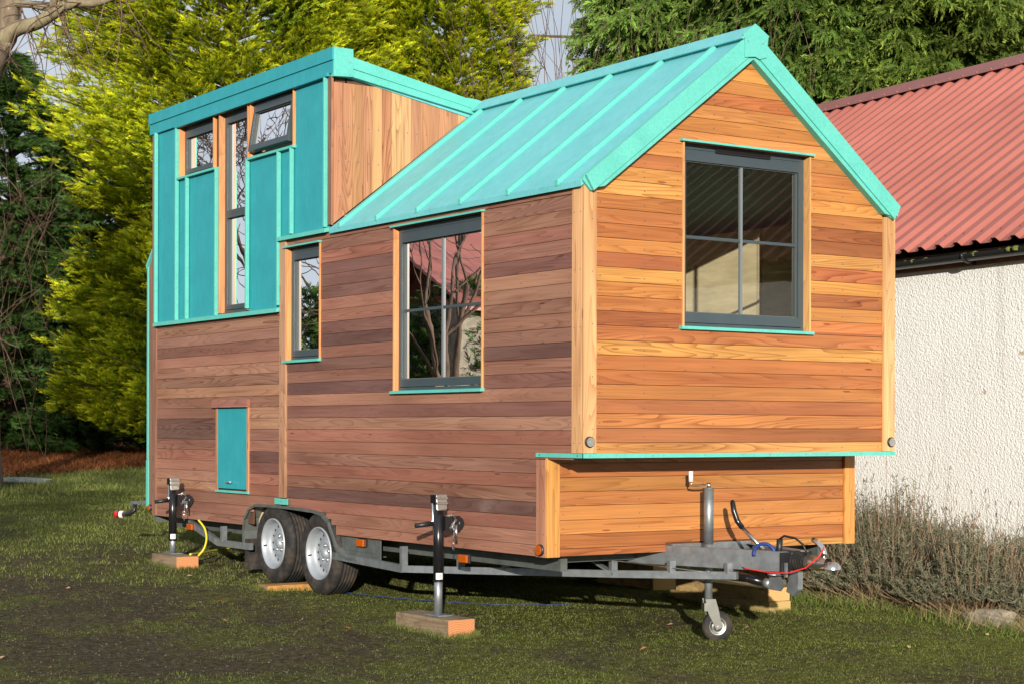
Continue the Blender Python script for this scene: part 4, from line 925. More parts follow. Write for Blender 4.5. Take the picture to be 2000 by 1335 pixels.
#@@PROPS
# timber blocks, beams, hose, cable ------------------------------------------------------------------
def block(name, x0, x1, y0, y1, z0, z1, col, label, group, endc=None, rot=0, ax='Y'):
    mb = MB(); mb.box((x0, y0, z0), (x1, y1, z1), col=col, rnd=(random.random(), .7, random.random()))
    # cut end grain: growth rings drawn by a separate end face 1 mm proud
    return tag(mb.build(name, ['beam'+ax, 'endgrain'], None, bevel=.004), label, 'timber block', group)
def endgrain():
    m = N('end_grain'); tc = m.n('ShaderNodeTexCoord'); mp = m.n('ShaderNodeMapping'); mp.inputs['Location'].default_value = (.03, 0, .12); m.l(tc.outputs['Object'], mp.inputs[0])
    wv = m.n('ShaderNodeTexWave', wave_type='RINGS', rings_direction='Y'); wv.inputs['Scale'].default_value = 22; wv.inputs['Distortion'].default_value = 1.5; wv.inputs['Detail'].default_value = 2; m.l(mp.outputs[0], wv.inputs[0])
    a = m.n('ShaderNodeAttribute', attribute_name='col')
    m.base(m.mix(m.math('MULTIPLY', wv.outputs[1], .45), a.outputs['Color'], (.55, .42, .35), 'MULTIPLY')); m.rough(.85); return m.m
MAT['endgrain'] = endgrain()
def timber(x0, x1, y0, y1, z0, z1, col, ecol, label, group=None, ax='Y', name='timber_block'):
    mb = MB(); rn = (random.random(), .7, random.random()); e = .0015
    mb.box((x0, y0, z0), (x1, y1, z1), col=col, rnd=rn)
    if ax == 'Y': mb.box((x0+.002, y0-e, z0+.002), (x1-.002, y0-.0001, z1-.002), col=ecol, mi=1); mb.box((x0+.002, y1+.0001, z0+.002), (x1-.002, y1+e, z1-.002), col=ecol, mi=1)
    else: mb.box((x0-e, y0+.002, z0+.002), (x0-.0001, y1-.002, z1-.002), col=ecol, mi=1)
    return tag(mb.build(name, ['beam'+ax, 'endgrain'], None), label, 'timber', group)
timber(-.268, -.075, 1.006, 1.632, -.085, .033, (.27, .205, .13), (.52, .22, .09), 'weathered timber block under the corner jack nearer the drawbar', 'weathered blocks under the corner jacks')
timber(-.290, -.100, 5.058, 5.560, .05, .170, (.29, .22, .14), (.55, .24, .10), 'weathered timber block under the rear corner jack', 'weathered blocks under the corner jacks')
timber(-.270, .30, 3.462, 3.62, .005, .058, (.50, .26, .07), (.30, .20, .13), 'short orange plank lying between the two near wheels', ax='X', name='plank')
timber(2.30, 2.50, .95, 2.05, -.085, .014, (.40, .30, .12), (.50, .36, .14), 'lower of two fresh timber beams stacked beyond the drawbar', 'stacked fresh timber beams', name='timber_beam')
timber(2.297, 2.495, .955, 1.95, .016, .108, (.42, .30, .13), (.66, .38, .15), 'upper of two fresh timber beams stacked beyond the drawbar', 'stacked fresh timber beams', name='timber_beam')
timber(2.40, 2.62, 2.35, 3.05, -.03, .175, (.44, .28, .10), (.44, .28, .10), 'single chunky timber beam in the dark under the far side of the trailer', None, name='timber_beam')
mb = MB(); pts = [(.02, 5.20, .41), (-.02, 5.17, .38), (-.05, 5.08, .30), (-.06, 5.02, .22), (-.055, 5.00, .15), (-.045, 5.02, .11), (-.01, 5.10, .085), (.02, 5.35, .09), (.05, 5.6, .095)]
def smooth_path(P, n=6):
    P = [Vector(p) for p in P]; out = []
    for i in range(len(P)-1):
        p0 = P[max(i-1, 0)]; p1 = P[i]; p2 = P[i+1]; p3 = P[min(i+2, len(P)-1)]
        for k in range(n):
            t = k/n; out.append(.5*((2*p1)+(p2-p0)*t+(2*p0-5*p1+4*p2-p3)*t*t+(3*p1-p0-3*p2+p3)*t**3))
    return out+[P[-1]]
mb.tube(smooth_path([at(388, 1016, 14.3), at(400, 1032, 14.25), at(404, 1052, 14.2), at(399, 1072, 14.15), at(388, 1086, 14.15)]), .0085, 8)
mb.tube(smooth_path([at(372, 1083, 14.3), at(395, 1080, 14.6), at(420, 1075, 15.0), at(450, 1071, 15.3)]), .0085, 8)
tag(mb.build('garden_hose', ['yellow']), 'yellow hose hanging from the rear underside and trailing on the grass', 'hose')
mb = MB(); mb.tube(smooth_path([(.45, 4.6, .075), (.15, 4.0, .045), (.2, 3.0, .015), (.7, 2.2, -.015), (1.3, 1.9, -.03)]), .0022, 6)
tag(mb.build('blue_cord', ['blue']), 'thin blue cord lying on the grass beneath the trailer', 'cord')
def rock(name, c, s, mat, label, seed):
    bm = bmesh.new(); bmesh.ops.create_icosphere(bm, subdivisions=4, radius=1); rs = np.random.RandomState(seed); ph = rs.rand(9)*6
    for v in bm.verts:
        p = v.co; k = 1+.14*math.sin(3*p.x+ph[0])*math.cos(2.5*p.y+ph[1])+.09*math.sin(6*p.z+4*p.x+ph[2])+.04*math.sin(13*p.y+ph[3])
        q = Vector([math.copysign(abs(a)**.7, a) for a in p])*k; v.co = Vector((q.x*s[0], q.y*s[1], q.z*s[2]))
    me = bpy.data.meshes.new(name); bm.to_mesh(me); bm.free(); me.materials.append(MAT[mat])
    for p in me.polygons: p.use_smooth = True
    o = bpy.data.objects.new(name, me); COL.objects.link(o); o.location = c; return tag(o, label, 'stone')
pb = at(1936, 1208, 11.85); rock('stone', (pb.x, pb.y, gz(pb.x, pb.y)+.030), (.10, .17, .075), 'stone', 'flat-topped mossy stone at the edge of the lavender bed', 3)
pb = at(20, 945, 24.0); rock('stone_slab', (pb.x, pb.y, gz(pb.x, pb.y)+.02), (.55, .28, .05), 'slab', 'low grey stone slab in the grass by the speckled trunk', 5)

# ------------------------------------------------------------------ the shed
TH = .088; shd = Vector((4.2, 0, 0)); dr = Vector((math.sin(TH), math.cos(TH), 0)); nr = Vector((math.cos(TH), -math.sin(TH), 0))
shed = empty('outbuilding', (shd.x+3.4*nr.x, shd.y+3.4*nr.y, -.1)); tag(shed, 'white roughcast outbuilding with a red box-profile metal roof', 'outbuilding')
HE, HR, RUN = 2.595, 4.84, 3.41
def W_(t, r, z): return shd+dr*t+nr*r+Vector((0, 0, z))
mb = MB(); 
def slab(t0, t1, r0, r1, z0, z1, **k): mb.hexa([W_(t0, r0, z0), W_(t0, r1, z0), W_(t1, r1, z0), W_(t1, r0, z0), W_(t0, r0, z1), W_(t0, r1, z1), W_(t1, r1, z1), W_(t1, r0, z1)], **k)
slab(-9, 8.5, .15, .40, -.6, 2.56); mb.build('wall', ['roughcast'], shed)
mb = MB(); slab(-9, 8.5, 2*RUN-.40, 2*RUN-.15, -.6, 2.56); mb.build('wall', ['roughcast'], shed)
for t in (-9, 8.25):
    mb = MB(); mb.prism([W_(t, .401, -.6), W_(t, 2*RUN-.401, -.6), W_(t, 2*RUN-.401, 2.56), W_(t, RUN, 4.70), W_(t, .401, 2.56)], dr*.25); mb.build('wall', ['roughcast'], shed)
SP = .197
def corr(side):
    """box-profile sheet: crowns and valleys run down the slope"""
    prof = []; t = -9.15
    while t < 8.6: prof += [(t, 0), (t+.098, 0), (t+.125, .034), (t+.170, .034)]; t += SP
    sn = Vector((-(HR-HE), 0, RUN)).normalized(); V = []; n = len(prof); 
    for (t, h) in prof:
        for (r, z) in ((-.02, HE-.013), (RUN, HR)):
            rr = r if side == 0 else 2*RUN-r
            for th_ in (0, -.004):
                hn = (h+th_); nx = sn.x if side == 0 else -sn.x
                V.append(W_(t, rr, z)+nr*(nx*hn)+Vector((0, 0, sn.z*hn)))
    F = []
    for i in range(n-1):
        a = 4*i; b = a+4; F += [(a, a+2, b+2, b), (a+1, b+1, b+3, a+3), (a, b, b+1, a+1), (a+2, a+3, b+3, b+2)]
    return V, F, prof, sn
for side in (0, 1):
    V, F, prof, sn = corr(side); mb = MB(); mb.add(V, F)
    if side == 0:
        for q, fr_ in enumerate((.045, .30, .55, .78)):
            for i in range(1, len(prof)-5, 4):
                if random.random() < .25 and q: continue
                t = prof[i][0]-.05; r = RUN*fr_; z = HE+(HR-HE)*fr_; mb.lathe(W_(t, r, z), nr*sn.x+Vector((0, 0, sn.z)), [(0, .013), (.006, .012), (.006, .006), (.014, .006), (.014, 0)], 8, mi=1)
    sr = mb.build('roof', ['redroof', 'redridge'], shed, fix=False)
mb = MB()
for s in (1, -1):
    a = W_(-9.2, RUN, HR+.055); b = W_(8.65, RUN, HR+.055); e = nr*(-s*.24)+Vector((0, 0, -.24*(HR-HE)/RUN)); 
    mb.hexa([a+e, b+e, b, a, a+e+Vector((0, 0, .006)), b+e+Vector((0, 0, .006)), b+Vector((0, 0, .006)), a+Vector((0, 0, .006))] if s > 0 else [a, b, b+e, a+e, a+Vector((0, 0, .006)), b+Vector((0, 0, .006)), b+e+Vector((0, 0, .006)), a+e+Vector((0, 0, .006))])
for i in range(int(17.5/SP)): 
    t = -9.0+i*SP; p = W_(t+.0, RUN-.215, HR+.062-.215*(HR-HE)/RUN); mb.lathe(p, (-.4, 0, 1), [(0, .012), (.008, .010), (.012, 0)], 6, mi=1)
mb.build('ridge_flashing', ['redridge', 'redroof'], shed, fix=False)
mb = MB(); slab(-9, 8.5, .125, .149, 2.44, 2.56, col=(.3, .2, .13)); mb.build('fascia', ['fascia'], shed)
# half-round gutter with brackets
mb = MB(); n = 12; gr_ = .056; gc = (.045, 2.520)
P = []
for i in range(n+1):
    a = math.pi+math.pi*i/n; P.append((gc[0]+gr_*math.cos(a), gc[1]+gr_*math.sin(a)))
for i in range(n, -1, -1):
    a = math.pi+math.pi*i/n; P.append((gc[0]+(gr_-.004)*math.cos(a), gc[1]+(gr_-.004)*math.sin(a)))
drop = Vector((0, 0, -.035))
mb.prism([W_(-9.1, r, z)+Vector((0, 0, .05)) for r, z in P], dr*17.7+Vector((0, 0, -.085))); gu = mb.build('gutter', ['gutter'], shed)
def gzf(t): return .05-.085*(t+9.1)/17.7
for t in np.arange(-8.5, 8.5, .95):
    mb = MB(); mb.tube([W_(t, gc[0]+(gr_+.006)*math.cos(a), gc[1]+(gr_+.006)*math.sin(a)+gzf(t)) for a in np.linspace(math.pi, 2*math.pi, 12)], .010, 6); mb.bar(W_(t, .10, 2.50+gzf(t)), W_(t, .118, 2.44+gzf(t)), .03, .02, up=tuple(dr)); mb.build('gutter_bracket', ['gutter'], gu)
mb = MB()
for k in range(90):
    t = random.uniform(-4, 7); c = W_(t, .03+random.uniform(-.03, .03), 2.515+gzf(t)); s = random.uniform(.01, .022); mb.lathe(c, (0, 0, 1), [(-s, s*1.2), (0, s*1.6), (s*.6, s), (s*.9, 0)], 7)
gm_ = mb.build('gutter_moss', ['moss'], gu); gm_['kind'] = 'stuff'
#@@TREES
# ------------------------------------------------------------------ vegetation
def spray_tpl(kind):
    """flat frond: X outward, Y sideways, Z up ; triangles; value = tipness"""
    V = []; F = []; T = []
    def leaf(x0, y0, z0, a, L, wd, t0, t1, zz):
        ca, sa = math.cos(a), math.sin(a); o = len(V)
        V.extend([(x0-sa*wd/2, y0+ca*wd/2, z0), (x0+sa*wd/2, y0-ca*wd/2, z0), (x0+ca*L, y0+sa*L, z0+zz)]); F.append((o, o+1, o+2)); T.extend([t0, t0, t1])
    n = {'gold': 9, 'droop': 10, 'dark': 8}[kind]
    for i in range(n):
        t = i/(n-1); x = t*.72; L = (.42-.20*t)*(1 if kind != 'droop' else .8)
        droop = {'gold': .12*t, 'droop': -.55*t*t, 'dark': -.10*t}[kind]
        for s in (-1, 1):
            ang = s*(.75-.45*t)+random.uniform(-.2, .2)
            leaf(x, 0, droop, ang, L*random.uniform(.8, 1.15), .070 if kind != 'dark' else .055, t*.5, .6+.4*t, {'gold': .10, 'droop': -.16, 'dark': .0}[kind]+random.uniform(-.07, .07))
    leaf(0, 0, 0, 0, 1.0, .05, 0, 1, {'gold': .12, 'droop': -.6, 'dark': -.1}[kind])
    return np.array(V), np.array(F), np.array(T)
def place_sprays(kind, P, D, U, S, c0, c1, rnd=.25, pw=1.6, rowcol=None):
    tv, tf, tt = spray_tpl(kind); n = len(P); k = len(tv)
    D = D/np.linalg.norm(D, axis=1, keepdims=True); Sd = np.cross(U, D); Sd /= np.linalg.norm(Sd, axis=1, keepdims=True)+1e-9; Up = np.cross(D, Sd)
    ja = 1+RS.normal(0, .12, (n, k, 3)); T = tv[None]*ja
    W = P[:, None, :]+S[:, None, None]*(T[..., 0:1]*D[:, None]+T[..., 1:2]*Sd[:, None]+T[..., 2:3]*Up[:, None])
    F = (tf[None]+(np.arange(n)*k)[:, None, None]).reshape(-1, 3)
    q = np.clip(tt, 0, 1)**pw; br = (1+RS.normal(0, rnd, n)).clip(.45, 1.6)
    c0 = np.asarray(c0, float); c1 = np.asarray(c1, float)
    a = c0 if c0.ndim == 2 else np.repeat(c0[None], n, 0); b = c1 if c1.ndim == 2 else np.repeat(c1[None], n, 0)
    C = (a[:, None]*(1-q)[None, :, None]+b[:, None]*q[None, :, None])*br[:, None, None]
    return W.reshape(-1, 3), F, C.reshape(-1, 3)
CAMV = np.array(CAM)
def conifer(px, depth, Rr, H, kind, name, label, cat, c0, c1, nl=420, per=44, zlo=.3, ss=.30, group=None, lift=.15, droop=0., zhi=None, trunk=.16, skirt=.75, mat='leaf', barem='barkd', clumps=0, ragged=.22):
    b = base(px, depth); root = empty(name, b); tag(root, label, cat, group)
    mb = MB(); mb.tube([b+Vector((0, 0, -.2)), b+Vector((.04, .02, H*.5)), b+Vector((0, 0, H))], [trunk, trunk*.65, .03], 10)
    PP = []; DD = []; SS = []; CC = []
    zhi = zhi or H; toc = math.atan2(CAM.y-b.y, CAM.x-b.x); nb = 0
    for i in range(nl):
        t = (i+RS.rand())/nl; h = zlo+(zhi-zlo)*t; a = toc+RS.uniform(-1, 1)*(2.0 if RS.rand() < .88 else 3.14)
        hf = h/H; rr = Rr*(min(1, (1-hf)*2.6)**.7)*(skirt+(1-skirt)*min(1, h/(.25*H)))
        L = rr*(1-ragged+ragged*1.7*RS.rand()); out = np.array([math.cos(a), math.sin(a)]); lump = float(vnoise(a*Rr*.9+px, h*1.1)); L *= .78+.42*lump
        side = np.array([-out[1], out[0]]); m = per; s = .30+.70*RS.rand(m)**.65; wmax = .22*L*(1.05-s)+.10
        lat = RS.uniform(-1, 1, m)*wmax*1.35
        zz = h+lift*L*(s**1.6)-droop*L*s*s+RS.normal(0, .045, m)-np.abs(lat)*.25
        P = np.c_[b.x+out[0]*s*L+side[0]*lat, b.y+out[1]*s*L+side[1]*lat, b.z+zz]
        dv = np.c_[out[0]+side[0]*lat/wmax*.9, out[1]+side[1]*lat/wmax*.9, np.full(m, lift*.9-droop*1.6)+RS.normal(0, .2, m)]
        PP.append(P); DD.append(dv); SS.append(ss*RS.uniform(.65, 1.25, m)*(1.0-.25*s)); CC.append(np.c_[s, np.full(m, np.clip(.25+.9*(lump-.5)+.5*RS.rand(), 0, 1))])
        if i % 3 == 0:
            q0 = Vector((b.x, b.y, b.z+h*.96)); q1 = Vector((b.x+out[0]*L*.55, b.y+out[1]*L*.55, b.z+h+lift*L*.3-droop*L*.3)); q2 = Vector((b.x+out[0]*L*.92, b.y+out[1]*L*.92, b.z+h+lift*L*.85-droop*L*.85))
            mb.tube([q0, q1, q2], [.035, .02, .006], 5, caps=False)
    P = np.concatenate(PP); D = np.concatenate(DD); S = np.concatenate(SS); Cc = np.concatenate(CC); U = np.tile([0, 0, .8], (len(P), 1))+RS.normal(0, .75, (len(P), 3))
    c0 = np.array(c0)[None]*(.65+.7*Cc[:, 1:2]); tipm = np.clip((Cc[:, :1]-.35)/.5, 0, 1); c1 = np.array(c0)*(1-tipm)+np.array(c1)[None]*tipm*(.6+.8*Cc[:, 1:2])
    V, F, C = place_sprays(kind, P, D, U, S, c0, c1)
    mb.build('trunk', [barem], root)
    npmesh('crown', V, F, mat, root, vcol=C)
    return root
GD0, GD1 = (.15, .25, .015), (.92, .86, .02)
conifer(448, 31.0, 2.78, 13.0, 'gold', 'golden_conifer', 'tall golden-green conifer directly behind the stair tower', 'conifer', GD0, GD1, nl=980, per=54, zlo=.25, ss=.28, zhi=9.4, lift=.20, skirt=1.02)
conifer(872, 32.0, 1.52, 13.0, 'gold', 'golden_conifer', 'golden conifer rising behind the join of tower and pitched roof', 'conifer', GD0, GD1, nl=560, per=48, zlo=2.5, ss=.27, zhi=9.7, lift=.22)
conifer(690, 34.5, 1.9, 13.0, 'dark', 'dark_conifer', 'dark conifer showing in the gap between the two golden ones', 'conifer', (.012, .030, .008), (.035, .07, .012), nl=260, per=34, zlo=2.5, ss=.36, zhi=10.2)
DK0, DK1 = (.040, .085, .020), (.14, .27, .06)
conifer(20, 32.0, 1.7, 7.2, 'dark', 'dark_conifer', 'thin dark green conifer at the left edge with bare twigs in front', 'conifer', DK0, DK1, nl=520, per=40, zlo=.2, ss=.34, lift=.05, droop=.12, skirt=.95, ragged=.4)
conifer(190, 34.0, 1.9, 6.2, 'dark', 'dark_conifer', 'dark conifer in the shade left of the golden one', 'conifer', DK0, DK1, nl=520, per=40, zlo=.2, ss=.34, lift=.05, droop=.1, skirt=.95)
conifer(-230, 36.0, 2.2, 8.0, 'dark', 'dark_conifer', 'dark conifer just beyond the left edge of the view', 'conifer', DK0, DK1, nl=260, per=30, zlo=.6, ss=.38, lift=.05, droop=.1, skirt=.95)
conifer(90, 39.5, 3.0, 5.6, 'dark', 'dark_conifer', 'low dark conifer far back between the two left ones', 'conifer', (.010, .020, .008), (.028, .05, .016), nl=300, per=34, zlo=.3, ss=.42, lift=.05, droop=.1, skirt=1.0)
OL0, OL1 = (.065, .135, .02), (.36, .52, .11)
for (px, dp, rr, lab, kk) in ((1330, 27.0, 1.50, 'drooping green cypress nearest the sky gap above the ridge', 0), (1560, 25.5, 1.65, 'drooping green cypress above the gable peak', 1), (1800, 25.0, 1.65, 'drooping green cypress rising above the middle of the red roof', 2), (2040, 25.5, 1.6, 'drooping olive-tinged cypress in the upper right corner', 3)):
    o1 = (OL1, OL1, (.36, .44, .08), (.46, .46, .10))[kk]
    conifer(px, dp, rr, 14.0, 'droop', 'drooping_cypress', lab, 'conifer', OL0, o1, nl=270, per=50, zlo=4.4, ss=.31, zhi=9.0, lift=.05, droop=.28, group='drooping cypresses behind the roofs', skirt=1.0, trunk=.2, barem='bark')
for (px, dp, lab) in ((1440, 30.0, 'dark cypress in the second row behind the gable peak'), (1700, 29.5, 'dark cypress in the second row behind the red roof ridge'), (1930, 29.5, 'dark cypress in the second row near the right edge'), (1200, 33.0, 'thin dark cypress low in the sky gap left of the roof peak')):
    conifer(px, dp, 1.5 if px < 1300 else 2.0, 14.0 if px > 1300 else 7.4, 'dark', 'dark_cypress', lab, 'conifer', (.008, .018, .006), (.030, .052, .014), nl=240 if px > 1300 else 150, per=34, zlo=3.2, ss=.42, zhi=9.6 if px > 1300 else 7.2, lift=.0, droop=.2, group='dark cypresses of the second row', skirt=1.0)

def bare_tree(name, b, H, label, nmain=9, levels=4, r0=.12, spread=.6, mat='bark', cat='bare tree', lean=(0, 0), seed=1, group=None, forkz=.25, twig=.006, shrub=False, ratio=.66, kids=3):
    rs = random.Random(seed); root = empty(name, b); tag(root, label, cat, group); tk = MB(); tw_ = MB()
    def seg(p, d, L, r, lev, mbb):
        n = 4; pts = [p]; rad = [r]; q = p.copy(); dd = d.copy()
        for i in range(n):
            dd = (dd+Vector((rs.uniform(-.16, .16), rs.uniform(-.16, .16), rs.uniform(-.06, .14)))).normalized(); q = q+dd*L/n; pts.append(q.copy()); rad.append(max(twig*.6, r*(1-.45*(i+1)/n)))
        mbb.tube(pts, rad, 7 if r > .03 else (5 if r > .012 else 3), caps=False)
        if lev <= 0: return
        for k in range(kids+(lev > 1)):
            i = rs.choice([2, 3, 4]) if k else 4; a = rs.uniform(0, 6.28); u = dd.orthogonal().normalized(); v = dd.cross(u); sp = rs.uniform(.35, .95)*spread
            nd = (dd+(u*math.cos(a)+v*math.sin(a))*sp*1.3+Vector((0, 0, .10))).normalized(); seg(pts[i], nd, L*rs.uniform(ratio-.1, ratio+.12), max(twig, rad[i]*rs.uniform(.5, .75)), lev-1, tw_ if lev <= 2 else mbb)
    b = Vector(b)
    if shrub:
        for k in range(nmain):
            a = rs.uniform(0, 6.28); seg(b+Vector((rs.uniform(-.3, .3), rs.uniform(-.3, .3), 0)), Vector((math.cos(a)*.28, math.sin(a)*.28, 1)).normalized(), H*rs.uniform(.4, .55), r0, levels, tk)
    else: seg(b+Vector((0, 0, -.1)), Vector((lean[0], lean[1], 1)).normalized(), H*.30, r0, levels, tk)
    tk.build('trunk', [mat], root, fix=False)
    if tw_.v: tw_.build('branches', ['twig' if shrub else mat], root, fix=False)
    return root
# bare shrubs against the sky gap
for i, (px, dp, H, lab) in enumerate(((1085, 25.0, 7.2, 'thin leafless shrub in the sky gap beside the golden conifer'), (1180, 24.5, 7.4, 'leafless reddish shrub in front of the first drooping cypress'), (1290, 24.0, 7.6, 'leafless reddish shrub above the middle of the pitched roof'), (1390, 24.0, 7.2, 'leafless reddish shrub just left of the roof peak'))):
    bare_tree('bare_shrub', base(px, dp), H, lab, nmain=7, levels=2, r0=.022, spread=.40, mat='twig', cat='bare shrub', seed=20+i, shrub=True, twig=.0055, group='leafless shrubs behind the pitched roof', ratio=.62, kids=2)
for i, (px, dp, H, lab) in enumerate(((-60, 29.5, 3.6, 'tangle of bare brown twigs low at the left edge'), (70, 29.5, 5.0, 'bare reddish twigs in front of the left dark conifer'), (10, 30.0, 6.6, 'tall thin bare twigs rising at the upper left'))):
    bare_tree('bare_shrub', base(px, dp), H, lab, nmain=4, levels=3, r0=.008, spread=.9, mat='twig', cat='bare shrub', seed=40+i, shrub=True, twig=.005, group='leafless shrubs at the left edge', ratio=.62, kids=2)
# speckled tree at the far left whose limb enters the top-left corner
b = base(-32, 23.0); lt = empty('speckled_tree', b); tag(lt, 'bare tree at the left edge, speckled trunk and thick limb crossing the top corner', 'bare tree')
mb = MB(); T0 = [b+Vector((0, 0, -.2)), at(-27, 900, 23), at(-75, 600, 23), at(-68, 300, 23), at(-14, 120, 23), at(15, 60, 23), at(12, -60, 23)]
mb.tube(smooth_path(T0, 4), [.24]+[.21-.004*i for i in range(24)], 14, caps=False); mb.build('trunk', ['barks'], lt, fix=False)
mb = MB(); L1 = smooth_path([at(-5, 95, 23), at(25, 62, 22.9), at(70, 48, 22.8), at(105, 28, 22.7), at(140, 10, 22.6), at(190, 8, 22.5), at(240, -12, 22.4)], 4)
mb.tube(L1, [.115-.0035*i for i in range(len(L1))], 10, caps=False); L2 = smooth_path([at(20, 10, 23), at(60, 12, 22.8), at(95, 18, 22.7), at(110, -10, 22.6)], 4); mb.tube(L2, [.05-.001*i for i in range(len(L2))], 8, caps=False)
mb.tube([at(100, 30, 22.8), at(102, 0, 22.8), at(100, -20, 22.8)], [.05, .045, .04], 8, caps=False); mb.build('limb', ['bark'], lt, fix=False)
mb = MB(); rs = random.Random(5)
for k in range(34):
    s0 = rs.choice(L1+L2); d = Vector((rs.uniform(-.4, .9), rs.uniform(-.3, .3), rs.uniform(-1.1, .2))).normalized(); p = Vector(s0); pts = [p.copy()]
    for i in range(5): d = (d+Vector((rs.uniform(-.35, .35), rs.uniform(-.3, .3), rs.uniform(-.3, .25)))).normalized(); p = p+d*rs.uniform(.12, .28); pts.append(p.copy())
    mb.tube(pts, [.011, .009, .008, .006, .005, .004], 4, caps=False)
    q = pts[2]; mb.tube([q, q+Vector((rs.uniform(-.3, .3), 0, rs.uniform(-.4, .1))), q+Vector((rs.uniform(-.5, .5), .1, rs.uniform(-.8, 0)))], [.006, .005, .003], 3, caps=False)
mb.build('twigs', ['twig'], lt, fix=False)
# overhead cables
mb = MB(); mb.tube([at(-60, -4, 34), at(22, 4, 34), at(206, 17, 34), at(420, 34, 35)], .022, 6); tag(mb.build('overhead_cable', ['black']), 'dark overhead cable crossing the top left corner', 'cable')
mb = MB(); mb.tube([at(1030, 70, 40), at(1145, 73, 40), at(1500, 70, 40)], .030, 8); tag(mb.build('overhead_pole', ['barkd']), 'dark horizontal pole glimpsed in the sky gap behind the golden conifer', 'pole')

# lavender bushes along the shed wall ---------------------------------------------------------------------
def lavender(cx, cy, rx_, ry_, h, n, label, seed):
    rs = np.random.RandomState(seed); b = Vector((cx, cy, gz(cx, cy))); root = empty('lavender_bush', b); tag(root, label, 'lavender', 'lavender bushes in the bed along the white wall')
    a = rs.rand(n)*6.283; r = rs.rand(n)**.5; X = np.cos(a)*r; Y = np.sin(a)*r
    lump = .8+.35*np.sin(a*3+seed)*np.cos(r*5+seed); hh = .90*h*(1-.62*r**2.0)*(.55+.5*rs.rand(n))*lump; X = X+rs.normal(0, .10, n); Y = Y+rs.normal(0, .10, n); P0 = np.c_[cx+X*rx_*.55, cy+Y*ry_*.55, np.full(n, b.z)]; P2 = np.c_[cx+X*rx_, cy+Y*ry_, b.z+hh]; P2[:, 2] = np.maximum(P2[:, 2], b.z+.04)
    P1 = (P0+P2)/2+np.c_[X*.05, Y*.05, np.full(n, .03)]
    # woody stems
    def ribbon(A, B, w0, w1, c0, c1):
        d = B-A; s = np.cross(d, rs.normal(0, 1, (len(A), 3))); s /= np.linalg.norm(s, axis=1, keepdims=True)+1e-9
        V = np.stack([A-s*w0, A+s*w0, B+s*w1, B-s*w1], 1).reshape(-1, 3); F = np.arange(len(V)).reshape(-1, 4); C = np.stack([c0, c0, c1, c1], 1).reshape(-1, 3); return V, F, C
    t = rs.rand(n)[:, None]; br = np.array([.14, .09, .06])*(1-t)+np.array([.32, .22, .145])*t
    L = [ribbon(P0, P1, .0035, .0028, br, br), ribbon(P1, P2, .0028, .0018, br, br*1.1)]
    # tall dry flower stalks
    k = n//11; idx = rs.choice(n, k, False); tip = P2[idx]+np.c_[rs.normal(0, .07, k), rs.normal(0, .07, k), .10+.26*rs.rand(k)]; c = br[idx]*.9
    L.append(ribbon(P2[idx], tip, .0018, .0014, c, c)); hd = tip+(tip-P2[idx])*.10; L.append(ribbon(tip, hd, .004, .003, c*.9, c*.9))
    off = 0; VV = []; FF = []; CCc = []
    for (v, f, c) in L: VV.append(v); FF.append(f+off); CCc.append(c); off += len(v)
    npmesh('stems', np.concatenate(VV), np.concatenate(FF), 'drygrass', root, vcol=np.concatenate(CCc))
    # needle leaves in whorls on the upper part of each stem
    m = 15; tt = rs.uniform(.35, 1.06, (n, m)); live = (rs.rand(n) < .86)
    Q = P1[:, None]*(1-tt[..., None])+P2[:, None]*tt[..., None]; Q = Q[live].reshape(-1, 3); q = len(Q); d = rs.normal(0, 1, (q, 3)); d[:, 2] = np.abs(d[:, 2])*.8+.25; d /= np.linalg.norm(d, axis=1, keepdims=True)
    g = rs.rand(q)[:, None]; col = np.array([.15, .155, .09])*(1-g)+np.array([.36, .37, .25])*g
    V, F, C = ribbon(Q, Q+d*(.026+.02*rs.rand(q))[:, None], .0034, .0010, col*.8, col)
    npmesh('foliage', V, F, 'leaf', root, vcol=C)
lavender(3.95, 2.35, .55, .75, .92, 1700, 'lavender bush partly hidden behind the house corner', 1)
lavender(3.80, 1.25, .64, .72, .88, 3400, 'largest lavender bush, tall stalks beside the house corner', 2)
lavender(3.76, .42, .56, .58, .72, 2800, 'grey-green lavender bush in the middle of the bed', 3)
lavender(3.92, -.30, .42, .46, .54, 1900, 'lavender bush next to the mossy stone', 4)
lavender(4.02, -.98, .30, .38, .46, 900, 'small lavender bush at the right edge of the view', 5)
def straw(n):
    y = RS.uniform(-1.2, 2.6, n); x = 3.33+RS.normal(0, .13, n)+.04*np.sin(4*y); return x, y
tufts(1500, straw, .16, .005, ((.30, .20, .09), (.45, .36, .2)), 'dry_straw', 'pale dry straw fallen along the front of the lavender bed', 'straw', 'drygrass', 3.2)

